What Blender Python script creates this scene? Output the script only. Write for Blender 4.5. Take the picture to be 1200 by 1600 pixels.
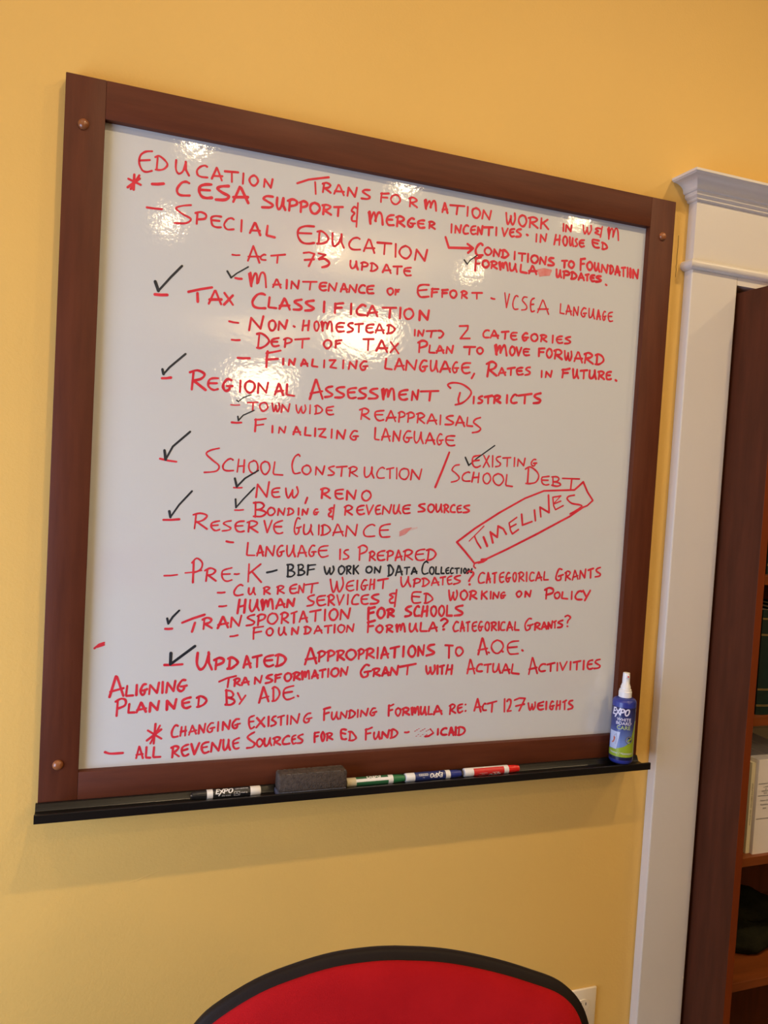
import bpy, bmesh, math, random
from mathutils import Vector, Matrix
random.seed(11)
C = bpy.context.scene.collection
SC = bpy.context.scene
PI = math.pi
for o in list(bpy.data.objects): bpy.data.objects.remove(o)

# ---------------------------------------------------------------- camera
cam_d = bpy.data.cameras.new('camera'); cam = bpy.data.objects.new('camera', cam_d); C.objects.link(cam)
right = Vector((0.9363929, -0.34617942, 0.05769001)); up = Vector((-0.03847667, 0.06212526, 0.99732642)); fwd = Vector((0.34883789, 0.93610911, -0.04485382))
m3 = Matrix((right, up, -fwd)).transposed()
cam.matrix_world = Matrix.Translation((0.0557740, -1.4389055, 1.5620705)) @ m3.to_4x4()
cam_d.sensor_fit = 'VERTICAL'; cam_d.sensor_height = 36.0; cam_d.lens = 36.0 * 1255.0 / 1600.0
cam_d.clip_start = 0.02; cam_d.clip_end = 60
SC.camera = cam
# ---------------------------------------------------------------- world, daylight, exposure
W = bpy.data.worlds.new('world'); SC.world = W; W.use_nodes = True
bg = W.node_tree.nodes['Background']; bg.inputs['Color'].default_value = (0.55, 0.7, 1.0, 1); bg.inputs['Strength'].default_value = 1.0
def area(name, loc, target, sx, sy, power, col, shape='RECTANGLE'):
    l = bpy.data.lights.new(name, 'AREA'); l.shape = shape; l.size = sx; l.size_y = sy; l.energy = power; l.color = col
    o = bpy.data.objects.new(name, l); C.objects.link(o); o.location = loc
    o.rotation_euler = (Vector(target) - Vector(loc)).to_track_quat('-Z', 'Y').to_euler()
    return o
DAY = (0.54, 0.68, 1.0)
WARM = (1.0, 0.735, 0.40)
window_daylight = area('window_daylight', (-1.36, -1.15, 1.0), (0.5, -1.15, 0.9), 1.6, 1.4, 54.0, DAY)
CAN_POWER = 11.4      # watts of each recessed downlight
PENDANT_EMIT = 24.0   # glow of the pendant bowls
SC.view_settings.view_transform = 'Standard'; SC.view_settings.look = 'None'
SC.view_settings.exposure = 0.09; SC.view_settings.gamma = 1.0; SC.view_settings.use_curve_mapping = False

# ---------------------------------------------------------------- helpers
def add_box(bm, x0, x1, y0, y1, z0, z1, bev=0.0):
    v = [bm.verts.new((x, y, z)) for x in (x0, x1) for y in (y0, y1) for z in (z0, z1)]
    fs = [bm.faces.new([v[i] for i in f]) for f in ((0,1,3,2),(4,6,7,5),(0,4,5,1),(2,3,7,6),(0,2,6,4),(1,5,7,3))]
    if bev > 0:
        es = list({e for f in fs for e in f.edges})
        bmesh.ops.bevel(bm, geom=es, offset=bev, segments=2, profile=0.5, affect='EDGES')
def box(*a, bev=0.0):
    bm = bmesh.new(); add_box(bm, *a, bev=bev); return bm
def add_extrude_x(bm, prof, x0, x1):
    """closed profile of (y,z) swept along x"""
    a = [bm.verts.new((x0, y, z)) for y, z in prof]; b = [bm.verts.new((x1, y, z)) for y, z in prof]
    n = len(prof)
    for i in range(n): bm.faces.new((a[i], a[(i+1)%n], b[(i+1)%n], b[i]))
    bm.faces.new(a[::-1]); bm.faces.new(b)
def add_lathe(bm, prof, M=None, seg=32, cap=True):
    """prof (r,z) about local z, then matrix M"""
    M = M or Matrix.Identity(4); rings = []
    for r, z in prof:
        if r < 1e-6: rings.append([bm.verts.new(M @ Vector((0,0,z)))])
        else: rings.append([bm.verts.new(M @ Vector((r*math.cos(2*PI*k/seg), r*math.sin(2*PI*k/seg), z))) for k in range(seg)])
    for a, b in zip(rings, rings[1:]):
        for k in range(seg):
            k2 = (k+1) % seg
            if len(a) == 1 and len(b) == 1: continue
            if len(a) == 1: bm.faces.new((a[0], b[k], b[k2]))
            elif len(b) == 1: bm.faces.new((a[k], a[k2], b[0]))
            else: bm.faces.new((a[k], a[k2], b[k2], b[k]))
    if cap:
        if len(rings[0]) > 1: bm.faces.new(rings[0][::-1])
        if len(rings[-1]) > 1: bm.faces.new(rings[-1])
def obj(name, bm, mat, parent=None, smooth=None, recalc=True):
    if recalc: bmesh.ops.recalc_face_normals(bm, faces=bm.faces[:])
    me = bpy.data.meshes.new(name); bm.to_mesh(me); bm.free()
    o = bpy.data.objects.new(name, me); C.objects.link(o)
    for m in (mat if isinstance(mat, (list, tuple)) else [mat]): me.materials.append(m)
    if smooth is not None:
        me.polygons.foreach_set('use_smooth', [True]*len(me.polygons))
        me.set_sharp_from_angle(angle=math.radians(smooth))
    if parent: o.parent = parent; o.matrix_parent_inverse = parent.matrix_world.inverted()
    return o
def thing(name, label, cat, loc=(0,0,0), group=None):
    o = bpy.data.objects.new(name, None); C.objects.link(o); o.location = loc; o.empty_display_size = 0.05
    o['label'] = label; o['category'] = cat
    if group: o['group'] = group
    o.matrix_world = Matrix.Translation(loc)
    return o
def struct(name, bm, mat, smooth=None):
    o = obj(name, bm, mat, smooth=smooth); o['kind'] = 'structure'; return o
def tag(o, label, cat, group=None):
    o['label'] = label; o['category'] = cat
    if group: o['group'] = group
    return o
def catmull(p, n=4):
    o = []
    for i in range(len(p)-1):
        a = p[max(i-1,0)]; b = p[i]; c = p[i+1]; d = p[min(i+2, len(p)-1)]
        for k in range(n):
            t = k/n
            o.append(tuple(.5*((2*b[j])+(c[j]-a[j])*t+(2*a[j]-5*b[j]+4*c[j]-d[j])*t*t+(3*b[j]-a[j]-3*c[j]+d[j])*t**3) for j in range(len(b))))
    o.append(tuple(p[-1])); return o
STK = 0; LIFT = [0.0]
def add_stroke(bm, pts, hw, fn, caps=8):
    """flat pen stroke in 2-D (u,v); fn maps (u,v) to 3-D. round caps and joints"""
    global STK
    base = fn
    def fn(u, v):
        p = base(u, v); n = (base(u+1e-4, v)-p).cross(base(u, v+1e-4)-p)
        return p + n.normalized()*LIFT[0] if n.length > 0 else p
    n = len(pts); ph = random.uniform(0, 6)
    ws = [hw*(1+0.10*math.sin(ph+i*0.9)+random.uniform(-.05,.05)) for i in range(n)]
    for i in range(n):
        u, v = pts[i]; w = ws[i]; STK = (STK+1) % 40; LIFT[0] = STK*4e-6
        bm.faces.new([bm.verts.new(fn(u+w*math.cos(2*PI*k/caps), v+w*math.sin(2*PI*k/caps))) for k in range(caps)])
    for i in range(n-1):
        (u0,v0),(u1,v1) = pts[i], pts[i+1]; dx, dy = u1-u0, v1-v0; L = math.hypot(dx,dy)
        if L < 1e-7: continue
        nx, ny = -dy/L, dx/L; STK = (STK+1) % 40; LIFT[0] = STK*4e-6
        bm.faces.new([bm.verts.new(fn(*p)) for p in ((u0-nx*ws[i],v0-ny*ws[i]),(u1-nx*ws[i+1],v1-ny*ws[i+1]),(u1+nx*ws[i+1],v1+ny*ws[i+1]),(u0+nx*ws[i],v0+ny*ws[i]))])
def text_geo(s, size, bold=0.0, shear=0.0, align='CENTER', res=3):
    """flat outline text as (verts2d, faces)"""
    cu = bpy.data.curves.new('text', 'FONT'); cu.body = s; cu.size = size; cu.shear = shear; cu.offset = bold; cu.align_x = align; cu.resolution_u = res
    o = bpy.data.objects.new('text', cu); C.objects.link(o)
    dg = bpy.context.evaluated_depsgraph_get(); me = bpy.data.meshes.new_from_object(o.evaluated_get(dg))
    vs = [(v.co.x, v.co.y) for v in me.vertices]; fs = [list(p.vertices) for p in me.polygons]
    bpy.data.objects.remove(o); bpy.data.curves.remove(cu); bpy.data.meshes.remove(me)
    return vs, fs
def add_text(bm, s, size, fn, du=0.0, dv=0.0, **k):
    vs, fs = text_geo(s, size, **k)
    V = [bm.verts.new(fn(x+du, y+dv)) for x, y in vs]
    for f in fs:
        try: bm.faces.new([V[i] for i in f])
        except ValueError: pass

# ---------------------------------------------------------------- materials
def mat(name, col, rough=0.5, spec=0.5, metal=0.0, var=0.0, scale=8.0, stretch=(1,1,1), bump=0.0, bscale=60.0, coat=0.0, col2=None, emit=None, detail=4.0, bstretch=(1,1,1)):
    m = bpy.data.materials.new(name); m.use_nodes = True; nt = m.node_tree; N = nt.nodes; L = nt.links
    b = N['Principled BSDF']; b.inputs['Base Color'].default_value = (*col, 1); b.inputs['Roughness'].default_value = rough
    b.inputs['Specular IOR Level'].default_value = spec; b.inputs['Metallic'].default_value = metal; b.inputs['Coat Weight'].default_value = coat; b.inputs['Coat Roughness'].default_value = 0.15
    tc = N.new('ShaderNodeTexCoord')
    if var > 0 or col2:
        mp = N.new('ShaderNodeMapping'); mp.inputs['Scale'].default_value = stretch
        nz = N.new('ShaderNodeTexNoise'); nz.inputs['Scale'].default_value = scale; nz.inputs['Detail'].default_value = detail
        rp = N.new('ShaderNodeValToRGB'); c2 = col2 or tuple(c*(1-var) for c in col)
        rp.color_ramp.elements[0].position = 0.3; rp.color_ramp.elements[1].position = 0.7
        rp.color_ramp.elements[0].color = (*c2, 1); rp.color_ramp.elements[1].color = (*col, 1)
        L.new(tc.outputs['Object'], mp.inputs['Vector']); L.new(mp.outputs[0], nz.inputs['Vector']); L.new(nz.outputs['Fac'], rp.inputs['Fac']); L.new(rp.outputs[0], b.inputs['Base Color'])
    if bump > 0:
        mp2 = N.new('ShaderNodeMapping'); mp2.inputs['Scale'].default_value = bstretch
        n2 = N.new('ShaderNodeTexNoise'); n2.inputs['Scale'].default_value = bscale; n2.inputs['Detail'].default_value = 3.0
        bp = N.new('ShaderNodeBump'); bp.inputs['Strength'].default_value = bump; bp.inputs['Distance'].default_value = 0.01
        L.new(tc.outputs['Object'], mp2.inputs['Vector']); L.new(mp2.outputs[0], n2.inputs['Vector']); L.new(n2.outputs['Fac'], bp.inputs['Height']); L.new(bp.outputs[0], b.inputs['Normal'])
    if emit:
        b.inputs['Emission Color'].default_value = (*emit[0], 1); b.inputs['Emission Strength'].default_value = emit[1]
    return m
M_WALL = mat('yellow_wall_paint', (0.75, 0.475, 0.122), 0.55, 0.4, var=0.03, scale=3.0, bump=0.07, bscale=220.0)
M_DARKWALL = mat('dark_unseen_wall', (0.16, 0.09, 0.05), 0.6, 0.2, var=0.2, scale=4)  # brown invented for the unseen right and rear walls, to cut warm bounce light
M_CEIL = mat('ceiling_paint', (0.66, 0.62, 0.56), 0.8, 0.2, var=0.03)
M_FLOOR = mat('carpet', (0.09, 0.06, 0.045), 0.95, 0.1, var=0.35, scale=60, bump=0.3, bscale=300)
M_TRIM = mat('cream_gloss_paint', (0.70, 0.65, 0.575), 0.32, 0.5, var=0.03, scale=5, bump=0.06, bscale=25)
M_WOODV = mat('brown_wood_vertical_grain', (0.112, 0.029, 0.0115), 0.5, 0.22, scale=14, stretch=(5,5,0.5), col2=(0.084,0.021,0.0085), bump=0.03, bscale=70, bstretch=(6,6,0.4))
M_WOODH = mat('brown_wood_horizontal_grain', (0.112, 0.029, 0.0115), 0.5, 0.22, scale=14, stretch=(0.5,5,5), col2=(0.084,0.021,0.0085), bump=0.03, bscale=70, bstretch=(0.4,6,6))
M_BUTTON = mat('brown_button_wood', (0.30, 0.105, 0.035), 0.22, 0.6, var=0.2, scale=60)
M_CASE = mat('bookcase_side_veneer', (0.100, 0.028, 0.012), 0.5, 0.12, scale=10, stretch=(5,5,0.6), col2=(0.070,0.021,0.009), bump=0.02, bscale=80, bstretch=(5,5,0.3))
M_CASEEDGE = mat('reddish_bookcase_edge', (0.17, 0.032, 0.005), 0.45, 0.2, scale=10, stretch=(4,4,0.6), col2=(0.15,0.028,0.006))
M_SHELF = mat('reddish_shelf_wood', (0.20, 0.050, 0.010), 0.4, 0.3, scale=10, stretch=(0.6,4,4), col2=(0.13,0.032,0.007))
M_TRAY = mat('black_tray_metal', (0.008, 0.007, 0.006), 0.28, 0.5, var=0.3, scale=12, stretch=(0.4,6,6))
M_RED = mat('red_marker_ink', (0.60, 0.016, 0.036), 0.45, 0.3, scale=45, col2=(0.72, 0.045, 0.065))
M_PINK = mat('smeared_pink_ink', (0.66, 0.18, 0.17), 0.35, 0.4, scale=80, col2=(0.70,0.30,0.28))
M_PALE = mat('pale_pink_ink_smear', (0.70, 0.40, 0.36), 0.3, 0.4, scale=80, col2=(0.72,0.52,0.48))
M_INK = mat('black_marker_ink', (0.012, 0.015, 0.020), 0.4, 0.4, scale=50, col2=(0.03,0.035,0.045))
M_WHITE = mat('white_plastic', (0.80, 0.80, 0.78), 0.3, 0.5, var=0.03)
M_CREAM = mat('yellowed_plastic', (0.66, 0.58, 0.38), 0.35, 0.5, var=0.05)
M_BLACKPL = mat('black_plastic', (0.015, 0.015, 0.016), 0.28, 0.5, var=0.2)
M_GREENPL = mat('green_plastic', (0.02, 0.17, 0.06), 0.3, 0.5, var=0.1)
M_GREENLB = mat('green_label', (0.03, 0.15, 0.06), 0.3, 0.5, var=0.1)
M_BLUEPL = mat('blue_plastic', (0.028, 0.042, 0.27), 0.3, 0.5, var=0.1)
M_BLUELB = mat('blue_label', (0.02, 0.035, 0.16), 0.3, 0.5, var=0.1)
M_REDPL = mat('red_plastic', (0.72, 0.02, 0.015), 0.25, 0.5, var=0.1)
M_REDLB = mat('red_label', (0.62, 0.03, 0.03), 0.3, 0.5, var=0.1)
M_ERASER = mat('worn_grey_eraser_foam', (0.095, 0.070, 0.052), 0.85, 0.2, scale=160, col2=(0.050,0.038,0.030), bump=0.35, bscale=350)
M_ERWORN = mat('frayed_eraser_edge', (0.17, 0.14, 0.11), 0.9, 0.2, scale=120, col2=(0.07,0.06,0.05), bump=0.3, bscale=300)
M_FELT = mat('blue_grey_eraser_felt', (0.13, 0.14, 0.19), 0.95, 0.1, scale=90, col2=(0.08,0.085,0.11), bump=0.4, bscale=400)
M_CHAIR = mat('red_chair_fabric', (0.36, 0.008, 0.011), 0.95, 0.08, scale=14, col2=(0.31,0.006,0.009), bump=0.25, bscale=900)
M_CHAIRBK = mat('black_chair_plastic', (0.013, 0.008, 0.006), 0.6, 0.15, var=0.2, bump=0.05, bscale=400)
M_CHROME = mat('grey_metal', (0.4,0.4,0.4), 0.3, 0.5, metal=0.9, var=0.05)
M_PLATE = mat('ivory_outlet_plastic', (0.74, 0.62, 0.42), 0.3, 0.5, var=0.02)
M_SLOT = mat('dark_slot', (0.02, 0.015, 0.01), 0.6, 0.2, var=0.1)
M_GREENBK = mat('dark_green_book_cloth', (0.005, 0.018, 0.012), 0.5, 0.3, scale=70, col2=(0.003,0.011,0.008))
M_GOLD = mat('gold_foil', (0.50, 0.33, 0.10), 0.35, 0.6, metal=0.6, var=0.1)
M_PAGES = mat('book_page_edges', (0.62, 0.54, 0.38), 0.85, 0.2, scale=200, stretch=(8,1,1), col2=(0.5,0.43,0.3))
M_PAPERBK = mat('white_paper_cover', (0.70, 0.64, 0.58), 0.6, 0.3, var=0.04)
M_PAPERGR = mat('grey_page_block', (0.42, 0.39, 0.40), 0.85, 0.2, scale=150, stretch=(8,1,1), col2=(0.36,0.33,0.34))
M_THINBK = mat('pale_yellow_cover', (0.66, 0.60, 0.42), 0.6, 0.3, var=0.04)
M_BOXGREY = mat('olive_grey_board', (0.30, 0.26, 0.18), 0.8, 0.2, var=0.1)
M_CLOTH = mat('dark_olive_cloth', (0.018, 0.017, 0.009), 0.95, 0.05, scale=20, col2=(0.008,0.008,0.005), bump=0.3, bscale=200)
M_LAMP = mat('lamp_diffuser', (0.9,0.85,0.7), 0.4, 0.3, emit=(WARM, 15.0))
M_BOWL = mat('pendant_glass', (0.9,0.85,0.7), 0.4, 0.3, emit=(WARM, PENDANT_EMIT))
def board_mat():
    m = mat('glossy_whiteboard_enamel', (0.625, 0.64, 0.62), 0.06, 0.75)
    nt = m.node_tree; N = nt.nodes; L = nt.links; b = N['Principled BSDF']
    tc = N.new('ShaderNodeTexCoord')
    # faint pink ghosts of wiped ink
    mp = N.new('ShaderNodeMapping'); mp.inputs['Scale'].default_value = (1.0, 1.0, 1.8)
    nz = N.new('ShaderNodeTexNoise'); nz.inputs['Scale'].default_value = 3.5; nz.inputs['Detail'].default_value = 5
    rp = N.new('ShaderNodeValToRGB'); rp.color_ramp.elements[0].position = 0.55; rp.color_ramp.elements[1].position = 0.78
    rp.color_ramp.elements[0].color = (0.625, 0.64, 0.62, 1); rp.color_ramp.elements[1].color = (0.62, 0.61, 0.60, 1)
    L.new(tc.outputs['Object'], mp.inputs[0]); L.new(mp.outputs[0], nz.inputs['Vector']); L.new(nz.outputs['Fac'], rp.inputs['Fac']); L.new(rp.outputs[0], b.inputs['Base Color'])
    # orange-peel relief
    n2 = N.new('ShaderNodeTexNoise'); n2.inputs['Scale'].default_value = 120; n2.inputs['Detail'].default_value = 2
    bp = N.new('ShaderNodeBump'); bp.inputs['Strength'].default_value = 0.015; bp.inputs['Distance'].default_value = 0.01
    L.new(tc.outputs['Object'], n2.inputs['Vector']); L.new(n2.outputs['Fac'], bp.inputs['Height']); L.new(bp.outputs[0], b.inputs['Normal'])
    return m
M_BOARD = board_mat()
def label_mat():
    """bottle label print: dark blue fading to light blue low down (printed gradient), green swoosh below; object space of the label"""
    m = mat('spray_bottle_label_print', (0.03,0.04,0.16), 0.25, 0.5)
    nt = m.node_tree; N = nt.nodes; L = nt.links; b = N['Principled BSDF']
    tc = N.new('ShaderNodeTexCoord'); sp = N.new('ShaderNodeSeparateXYZ'); L.new(tc.outputs['Object'], sp.inputs[0])
    rp = N.new('ShaderNodeValToRGB'); e = rp.color_ramp.elements
    e[0].position = 0.0; e[0].color = (0.16,0.25,0.55,1); e[1].position = 1.0; e[1].color = (0.020,0.016,0.045,1)
    k = e.new(0.40); k.color = (0.045,0.06,0.22,1)
    mr = N.new('ShaderNodeMapRange'); mr.inputs['From Min'].default_value = 0.045; mr.inputs['From Max'].default_value = 0.135
    L.new(sp.outputs['Z'], mr.inputs['Value']); L.new(mr.outputs[0], rp.inputs['Fac']); L.new(rp.outputs[0], b.inputs['Base Color'])
    return m
WRITING = [
('handwritten_word','r','172 697 10448 -52 -13 -41 -39 -8 -63 25 -54 35 -11 45 17|-178 597 10352 84 20|-153 744 10406 -4 -104|163 725 10404 30 17 50 -29 22 -33 -25 -38 -37 -17 -35 -3|171 898 10413 0 -73 24 -38 36 28 21 75|-181 978 10413 4 -68 28 -43|175 1160 10404 -20 7 -38 -18 -26 -36 8 -36 32 -11 51 4|-178 1205 10311 38 100 5 -5 44 -96|-168 1213 10336 82 12|-193 1315 10394 115 12|-172 1375 10395 4 -82|-161 1477 10406 -1 -91|194 1566 10403 -25 -19 -8 -30 21 -32 29 -3 26 39 -13 34 -24 13|-195 1665 10321 4 69 58 -66 12 78'),
('handwritten_word','r','-208 1966 10407 104 52 187 54|-182 2131 10447 11 -105|-203 2216 10447 -8 -76|191 2202 10445 38 15 37 -15 -19 -25 -39 -12|-198 2223 10410 59 -32|-187 2316 10374 36 88 11 -3 46 -82|-206 2323 10400 86 8|-193 2444 10378 7 75 65 -72 15 86|202 2658 10468 -48 -8 -20 -18 31 -17 41 -19 -20 -23 -60 -5|-183 2781 10463 -6 -38 0 -47|-201 2771 10455 35 5 42 10|-193 2779 10422 58 6|184 2916 10469 -30 -16 -14 -35 25 -32 37 -1 33 40 -19 38 -31 8|-194 3070 10466 -2 -80|189 3056 10458 37 17 43 -17 -20 -21 -44 -15|-216 3076 10425 67 -35|201 3217 10466 16 6 4 -82|-199 3217 10468 16 -75|191 3234 10398 25 64 16 1 10 -51|212 3279 10413 27 63 22 -6 14 -80|-213 3408 10389 18 91 5 -3 32 -87|-220 3409 10413 50 12|-207 3486 10469 154 16|-200 3566 10475 -6 -81|-187 3676 10484 0 -88|218 3768 10487 -35 -17 -4 -40 22 -31 35 -3 27 42 -12 37 -36 14|-213 3839 10398 10 83 69 -80 14 88'),
('handwritten_word','r','211 4101 10497 11 -71 17 -36 23 56 5 28|229 4155 10474 7 -59 23 -18 19 52 -8 58|225 4284 10504 -30 -22 -8 -42 27 -39 34 -2 27 48 -16 47 -36 11|-239 4377 10496 -1 -97|211 4357 10489 53 17 48 -16 -27 -27 -51 -15|-214 4386 10450 82 -43|-226 4505 10511 -1 -102|-228 4577 10508 -68 -55|-230 4523 10471 69 -56'),
('handwritten_word','r','-191 4767 10497 2 -73|-210 4799 10424 2 66 56 -55 7 63'),
('handwritten_word','r','188 5002 10522 10 -58 18 -26 21 48 2 19|196 5053 10505 10 -49 15 -14 25 45 -6 46|197 5226 10518 -43 2 -28 -16 36 -15 -37 -16 7 -9 45 -9|-188 5236 10542 -15 -109|210 5309 10529 11 14 5 -113|-200 5304 10530 23 -88|181 5325 10441 18 91 26 1 6 -74|187 5378 10464 21 83 30 -11 17 -102'),
('asterisk','r','-195 512 10114 93 89|-199 515 10185 101 -32|-206 561 10228 -1 -124|-210 602 10230 -65 -126'),
('bullet_dash','r','-234 708 10176 47 7 47 13'),
('handwritten_word','r','213 1015 10238 -26 7 -38 -16 -34 -55 7 -38 32 -12 67 10|251 1203 10260 -53 -10 -42 -24 -4 -48 25 -35 40 -5 43 10|-224 1111 10199 83 9|254 1353 10273 -65 -15 -30 -24 45 -27 57 -22 -33 -35 -79 -12|-249 1400 10145 51 138 13 -9 68 -117|-236 1399 10185 127 22'),
('handwritten_word','r','221 1748 10249 -57 -5 -24 -26 37 -18 48 -23 -22 -25 -73 -11|218 1790 10249 -1 -66 17 -34 22 25 15 70|-241 1846 10252 0 -62 22 -37|-205 1906 10243 -2 -90|239 1887 10237 45 21 39 -14 -8 -31 -56 -20|-222 2011 10248 0 -90|236 1999 10240 33 18 36 -12 -8 -27 -46 -19|238 2139 10263 -34 -21 -7 -39 22 -35 36 1 32 44 -15 37 -31 10|-238 2227 10254 -5 -80|206 2211 10251 39 12 38 -11 -21 -25 -39 -17|-248 2231 10209 66 -28|-240 2322 10254 84 15|-220 2365 10261 -2 -81'),
('handwritten_word','r','197 2549 10277 -34 11 -23 -39 30 -17 -23 -37 3 -35 32 0|-185 2550 10330 -3 -219'),
('handwritten_word','r','223 2660 10258 13 9 10 -105|-235 2662 10261 17 -92|199 2677 10175 27 87 17 -2 15 -67|230 2729 10196 24 76 35 -9 17 -90|214 2910 10278 -34 -8 -26 -21 -7 -41 17 -27 26 -1 30 6|-212 2848 10226 51 8|-230 2952 10270 -2 -89|227 2936 10263 39 16 41 -15 -16 -26 -46 -14|-234 2961 10225 64 -34|233 3118 10276 -27 3 -29 -35 -3 -29 26 -19 23 12 1 24|-214 3085 10231 26 -1 23 7|225 3225 10279 -31 -4 -29 -16 -4 -27 18 -25 22 -2 32 9|-199 3167 10242 53 4|-216 3283 10275 -2 -61|211 3273 10273 31 8 30 -10 -14 -17 -36 -13|-207 3289 10241 52 -24'),
('handwritten_word','r','-201 3514 10290 2 -80|-201 3557 10215 1 68 47 -59 11 74|219 3693 10302 -14 6 -22 -16 -13 -33 3 -29 19 -7 32 9|197 3773 10314 -28 -8 -18 -17 -3 -30 11 -23 22 -3 23 10|-195 3726 10268 42 10|-238 3799 10238 2 70 41 -60 7 77|-228 3867 10317 96 16|-220 3920 10321 2 -71|-206 4002 10337 2 -77|-209 4067 10342 27 -75 36 81|231 4203 10354 -26 -6 -20 -14 -1 -33 14 -21 18 -3 17 7|-220 4159 10312 36 11|228 4278 10364 -32 -8 -14 -18 22 -11 28 -18 -11 -18 -44 -9'),
('full_stop','r','-252 4347 10322 12 -4'),
('handwritten_word','r','-206 4460 10344 1 -76|-211 4509 10273 0 73 57 -57 8 74'),
('handwritten_word','r','-206 4686 10373 -14 -100|-209 4731 10375 1 -98|-244 4678 10321 57 11|232 4796 10373 -18 -15 -3 -38 15 -32 22 -2 13 38 -10 41 -20 9|233 4852 10374 4 -58 10 -23 14 16 8 55|-237 4887 10371 2 -48 11 -33|210 4942 10370 -15 -6 -5 -12 11 -17 12 -17 -5 -19 -17 -6|225 5026 10371 -31 -7 -20 -12 -3 -30 15 -19 19 -3 23 10|-234 4973 10335 46 4'),
('handwritten_word','r','228 5206 10394 -41 1 -35 -4 -1 -38 22 -28 28 -7 36 5|-238 5134 10366 61 -5|-211 5256 10380 0 -62|234 5245 10380 24 -1 31 -18 14 -19 -16 -17 -24 -9 -23 -1'),
('bullet_dash','r','-196 674 9974 62 1 62 5'),
('handwritten_word','r','168 1038 10055 -77 -20 -46 -29 56 -38 72 -31 -39 -42 -97 -15|-200 1096 10002 -2 -98|198 1080 9994 46 16 44 -17 -9 -34 -66 -17|181 1301 9999 -47 -2 -36 -18 1 -38 15 -31 34 -8 36 6|-189 1217 9956 70 4|175 1412 9993 -22 8 -32 -15 -26 -42 5 -29 26 -17 52 10|-173 1482 9999 0 -100|-207 1560 9899 38 94 9 -3 46 -96|-177 1565 9923 83 9|-211 1715 9987 -6 -80 7 -6 69 -6'),
('handwritten_word','r','209 2142 10049 -81 -10 -58 -35 -7 -61 37 -50 55 -8 64 17|-204 2002 9968 120 14|-208 2197 10008 -3 -97|199 2176 10008 40 10 43 -22 25 -38 -25 -35 -41 -17 -37 -6|211 2322 10016 2 -76 17 -39 39 30 31 74|-197 2408 10020 3 -72 26 -47|194 2586 10005 -23 8 -44 -16 -31 -44 6 -37 35 -17 68 10|-201 2633 9900 40 116 17 -6 48 -111|-185 2639 9929 98 13|-221 2763 9999 141 12|-187 2838 9999 -2 -98|-220 2948 10014 4 -120|202 3047 10011 -41 -25 -17 -45 32 -38 49 -6 38 53 -20 47 -41 15|-205 3152 9894 12 101 89 -94 20 106'),
('bullet_dash','r','-160 1414 9686 33 0 32 6'),
('handwritten_word','r','-185 1554 9653 42 136 6 -12 56 -126|-186 1557 9690 95 15|176 1711 9727 -13 2 -19 -11 -13 -17 3 -13 15 -7 29 2|-179 1760 9728 128 29|-178 1821 9737 -3 -64'),
('handwritten_word','r','-200 2058 9797 52 14 50 -8 -47 -117|-223 2071 9736 88 18|-202 2197 9814 68 -3 -62 -46|233 2207 9762 50 11 48 -28 -17 -31 -49 -20'),
('handwritten_word','r','188 2509 9793 0 -44 18 -24 26 17 14 46|-211 2565 9795 5 -42 15 -30|-193 2626 9793 -2 -68|197 2612 9786 31 12 36 -10 -10 -22 -46 -11|-191 2721 9797 -3 -66|190 2707 9796 25 6 29 -15 18 -21 -19 -23 -27 -14 -22 -1|-205 2832 9733 31 75 11 -3 40 -70|-201 2837 9750 73 12|-214 2936 9801 87 13|-193 2979 9805 1 -69|188 3118 9816 -36 -8 -28 -12 -5 -34 20 -23 24 -2 27 7|-209 3053 9778 54 3'),
('arrow','r','-243 3458 10158 41 -95 253 32|-246 3697 10129 65 -32 -54 -52'),
('handwritten_word','r','248 3861 10144 -20 13 -29 -23 -22 -46 7 -38 28 -14 45 10|208 3920 10129 -25 -16 -7 -29 21 -25 31 0 25 31 -14 29 -28 10|-232 3990 10056 4 65 54 -61 10 69|-243 4091 10125 2 -67|250 4078 10122 26 9 31 -16 19 -21 -15 -22 -29 -16 -29 2|-238 4225 10132 1 -75|-239 4269 10124 79 7|-232 4310 10121 2 -66|-247 4378 10133 2 -78|240 4454 10132 -28 -16 -11 -31 23 -28 31 -1 27 35 -11 31 -33 9|-237 4520 10056 3 65 58 -62 7 75|255 4677 10135 -39 -6 -17 -20 27 -11 35 -18 -15 -20 -51 -4'),
('handwritten_word','r','-236 4776 10123 64 10|-281 4810 10125 1 -65|254 4889 10137 -23 -16 -6 -30 22 -22 23 1 21 30 -14 28 -24 7'),
('handwritten_word','r','-256 5003 10173 0 -51 3 -61|-249 4998 10164 23 14 31 7|-218 5002 10124 44 8|259 5114 10161 -26 -18 -6 -31 19 -30 29 0 18 35 -14 36 -20 7|249 5174 10160 2 -51 14 -28 17 17 15 58|-235 5218 10161 5 -51 16 -32|-227 5264 10079 2 75 61 -75 8 82|-239 5370 10157 2 -76|221 5359 10153 15 9 25 -13 10 -30 -10 -24 -16 -19 -15 2|-252 5435 10076 19 88 5 -3 34 -87|-265 5437 10102 53 8|-240 5511 10156 47 9|-232 5535 10154 6 -82|-253 5587 10168 6 -96|234 5622 10166 -4 -20 1 -35 6 -33 8 -3 1 42 -6 40 -6 9|-250 5663 10073 -3 84 59 -82 4 91'),
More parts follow.
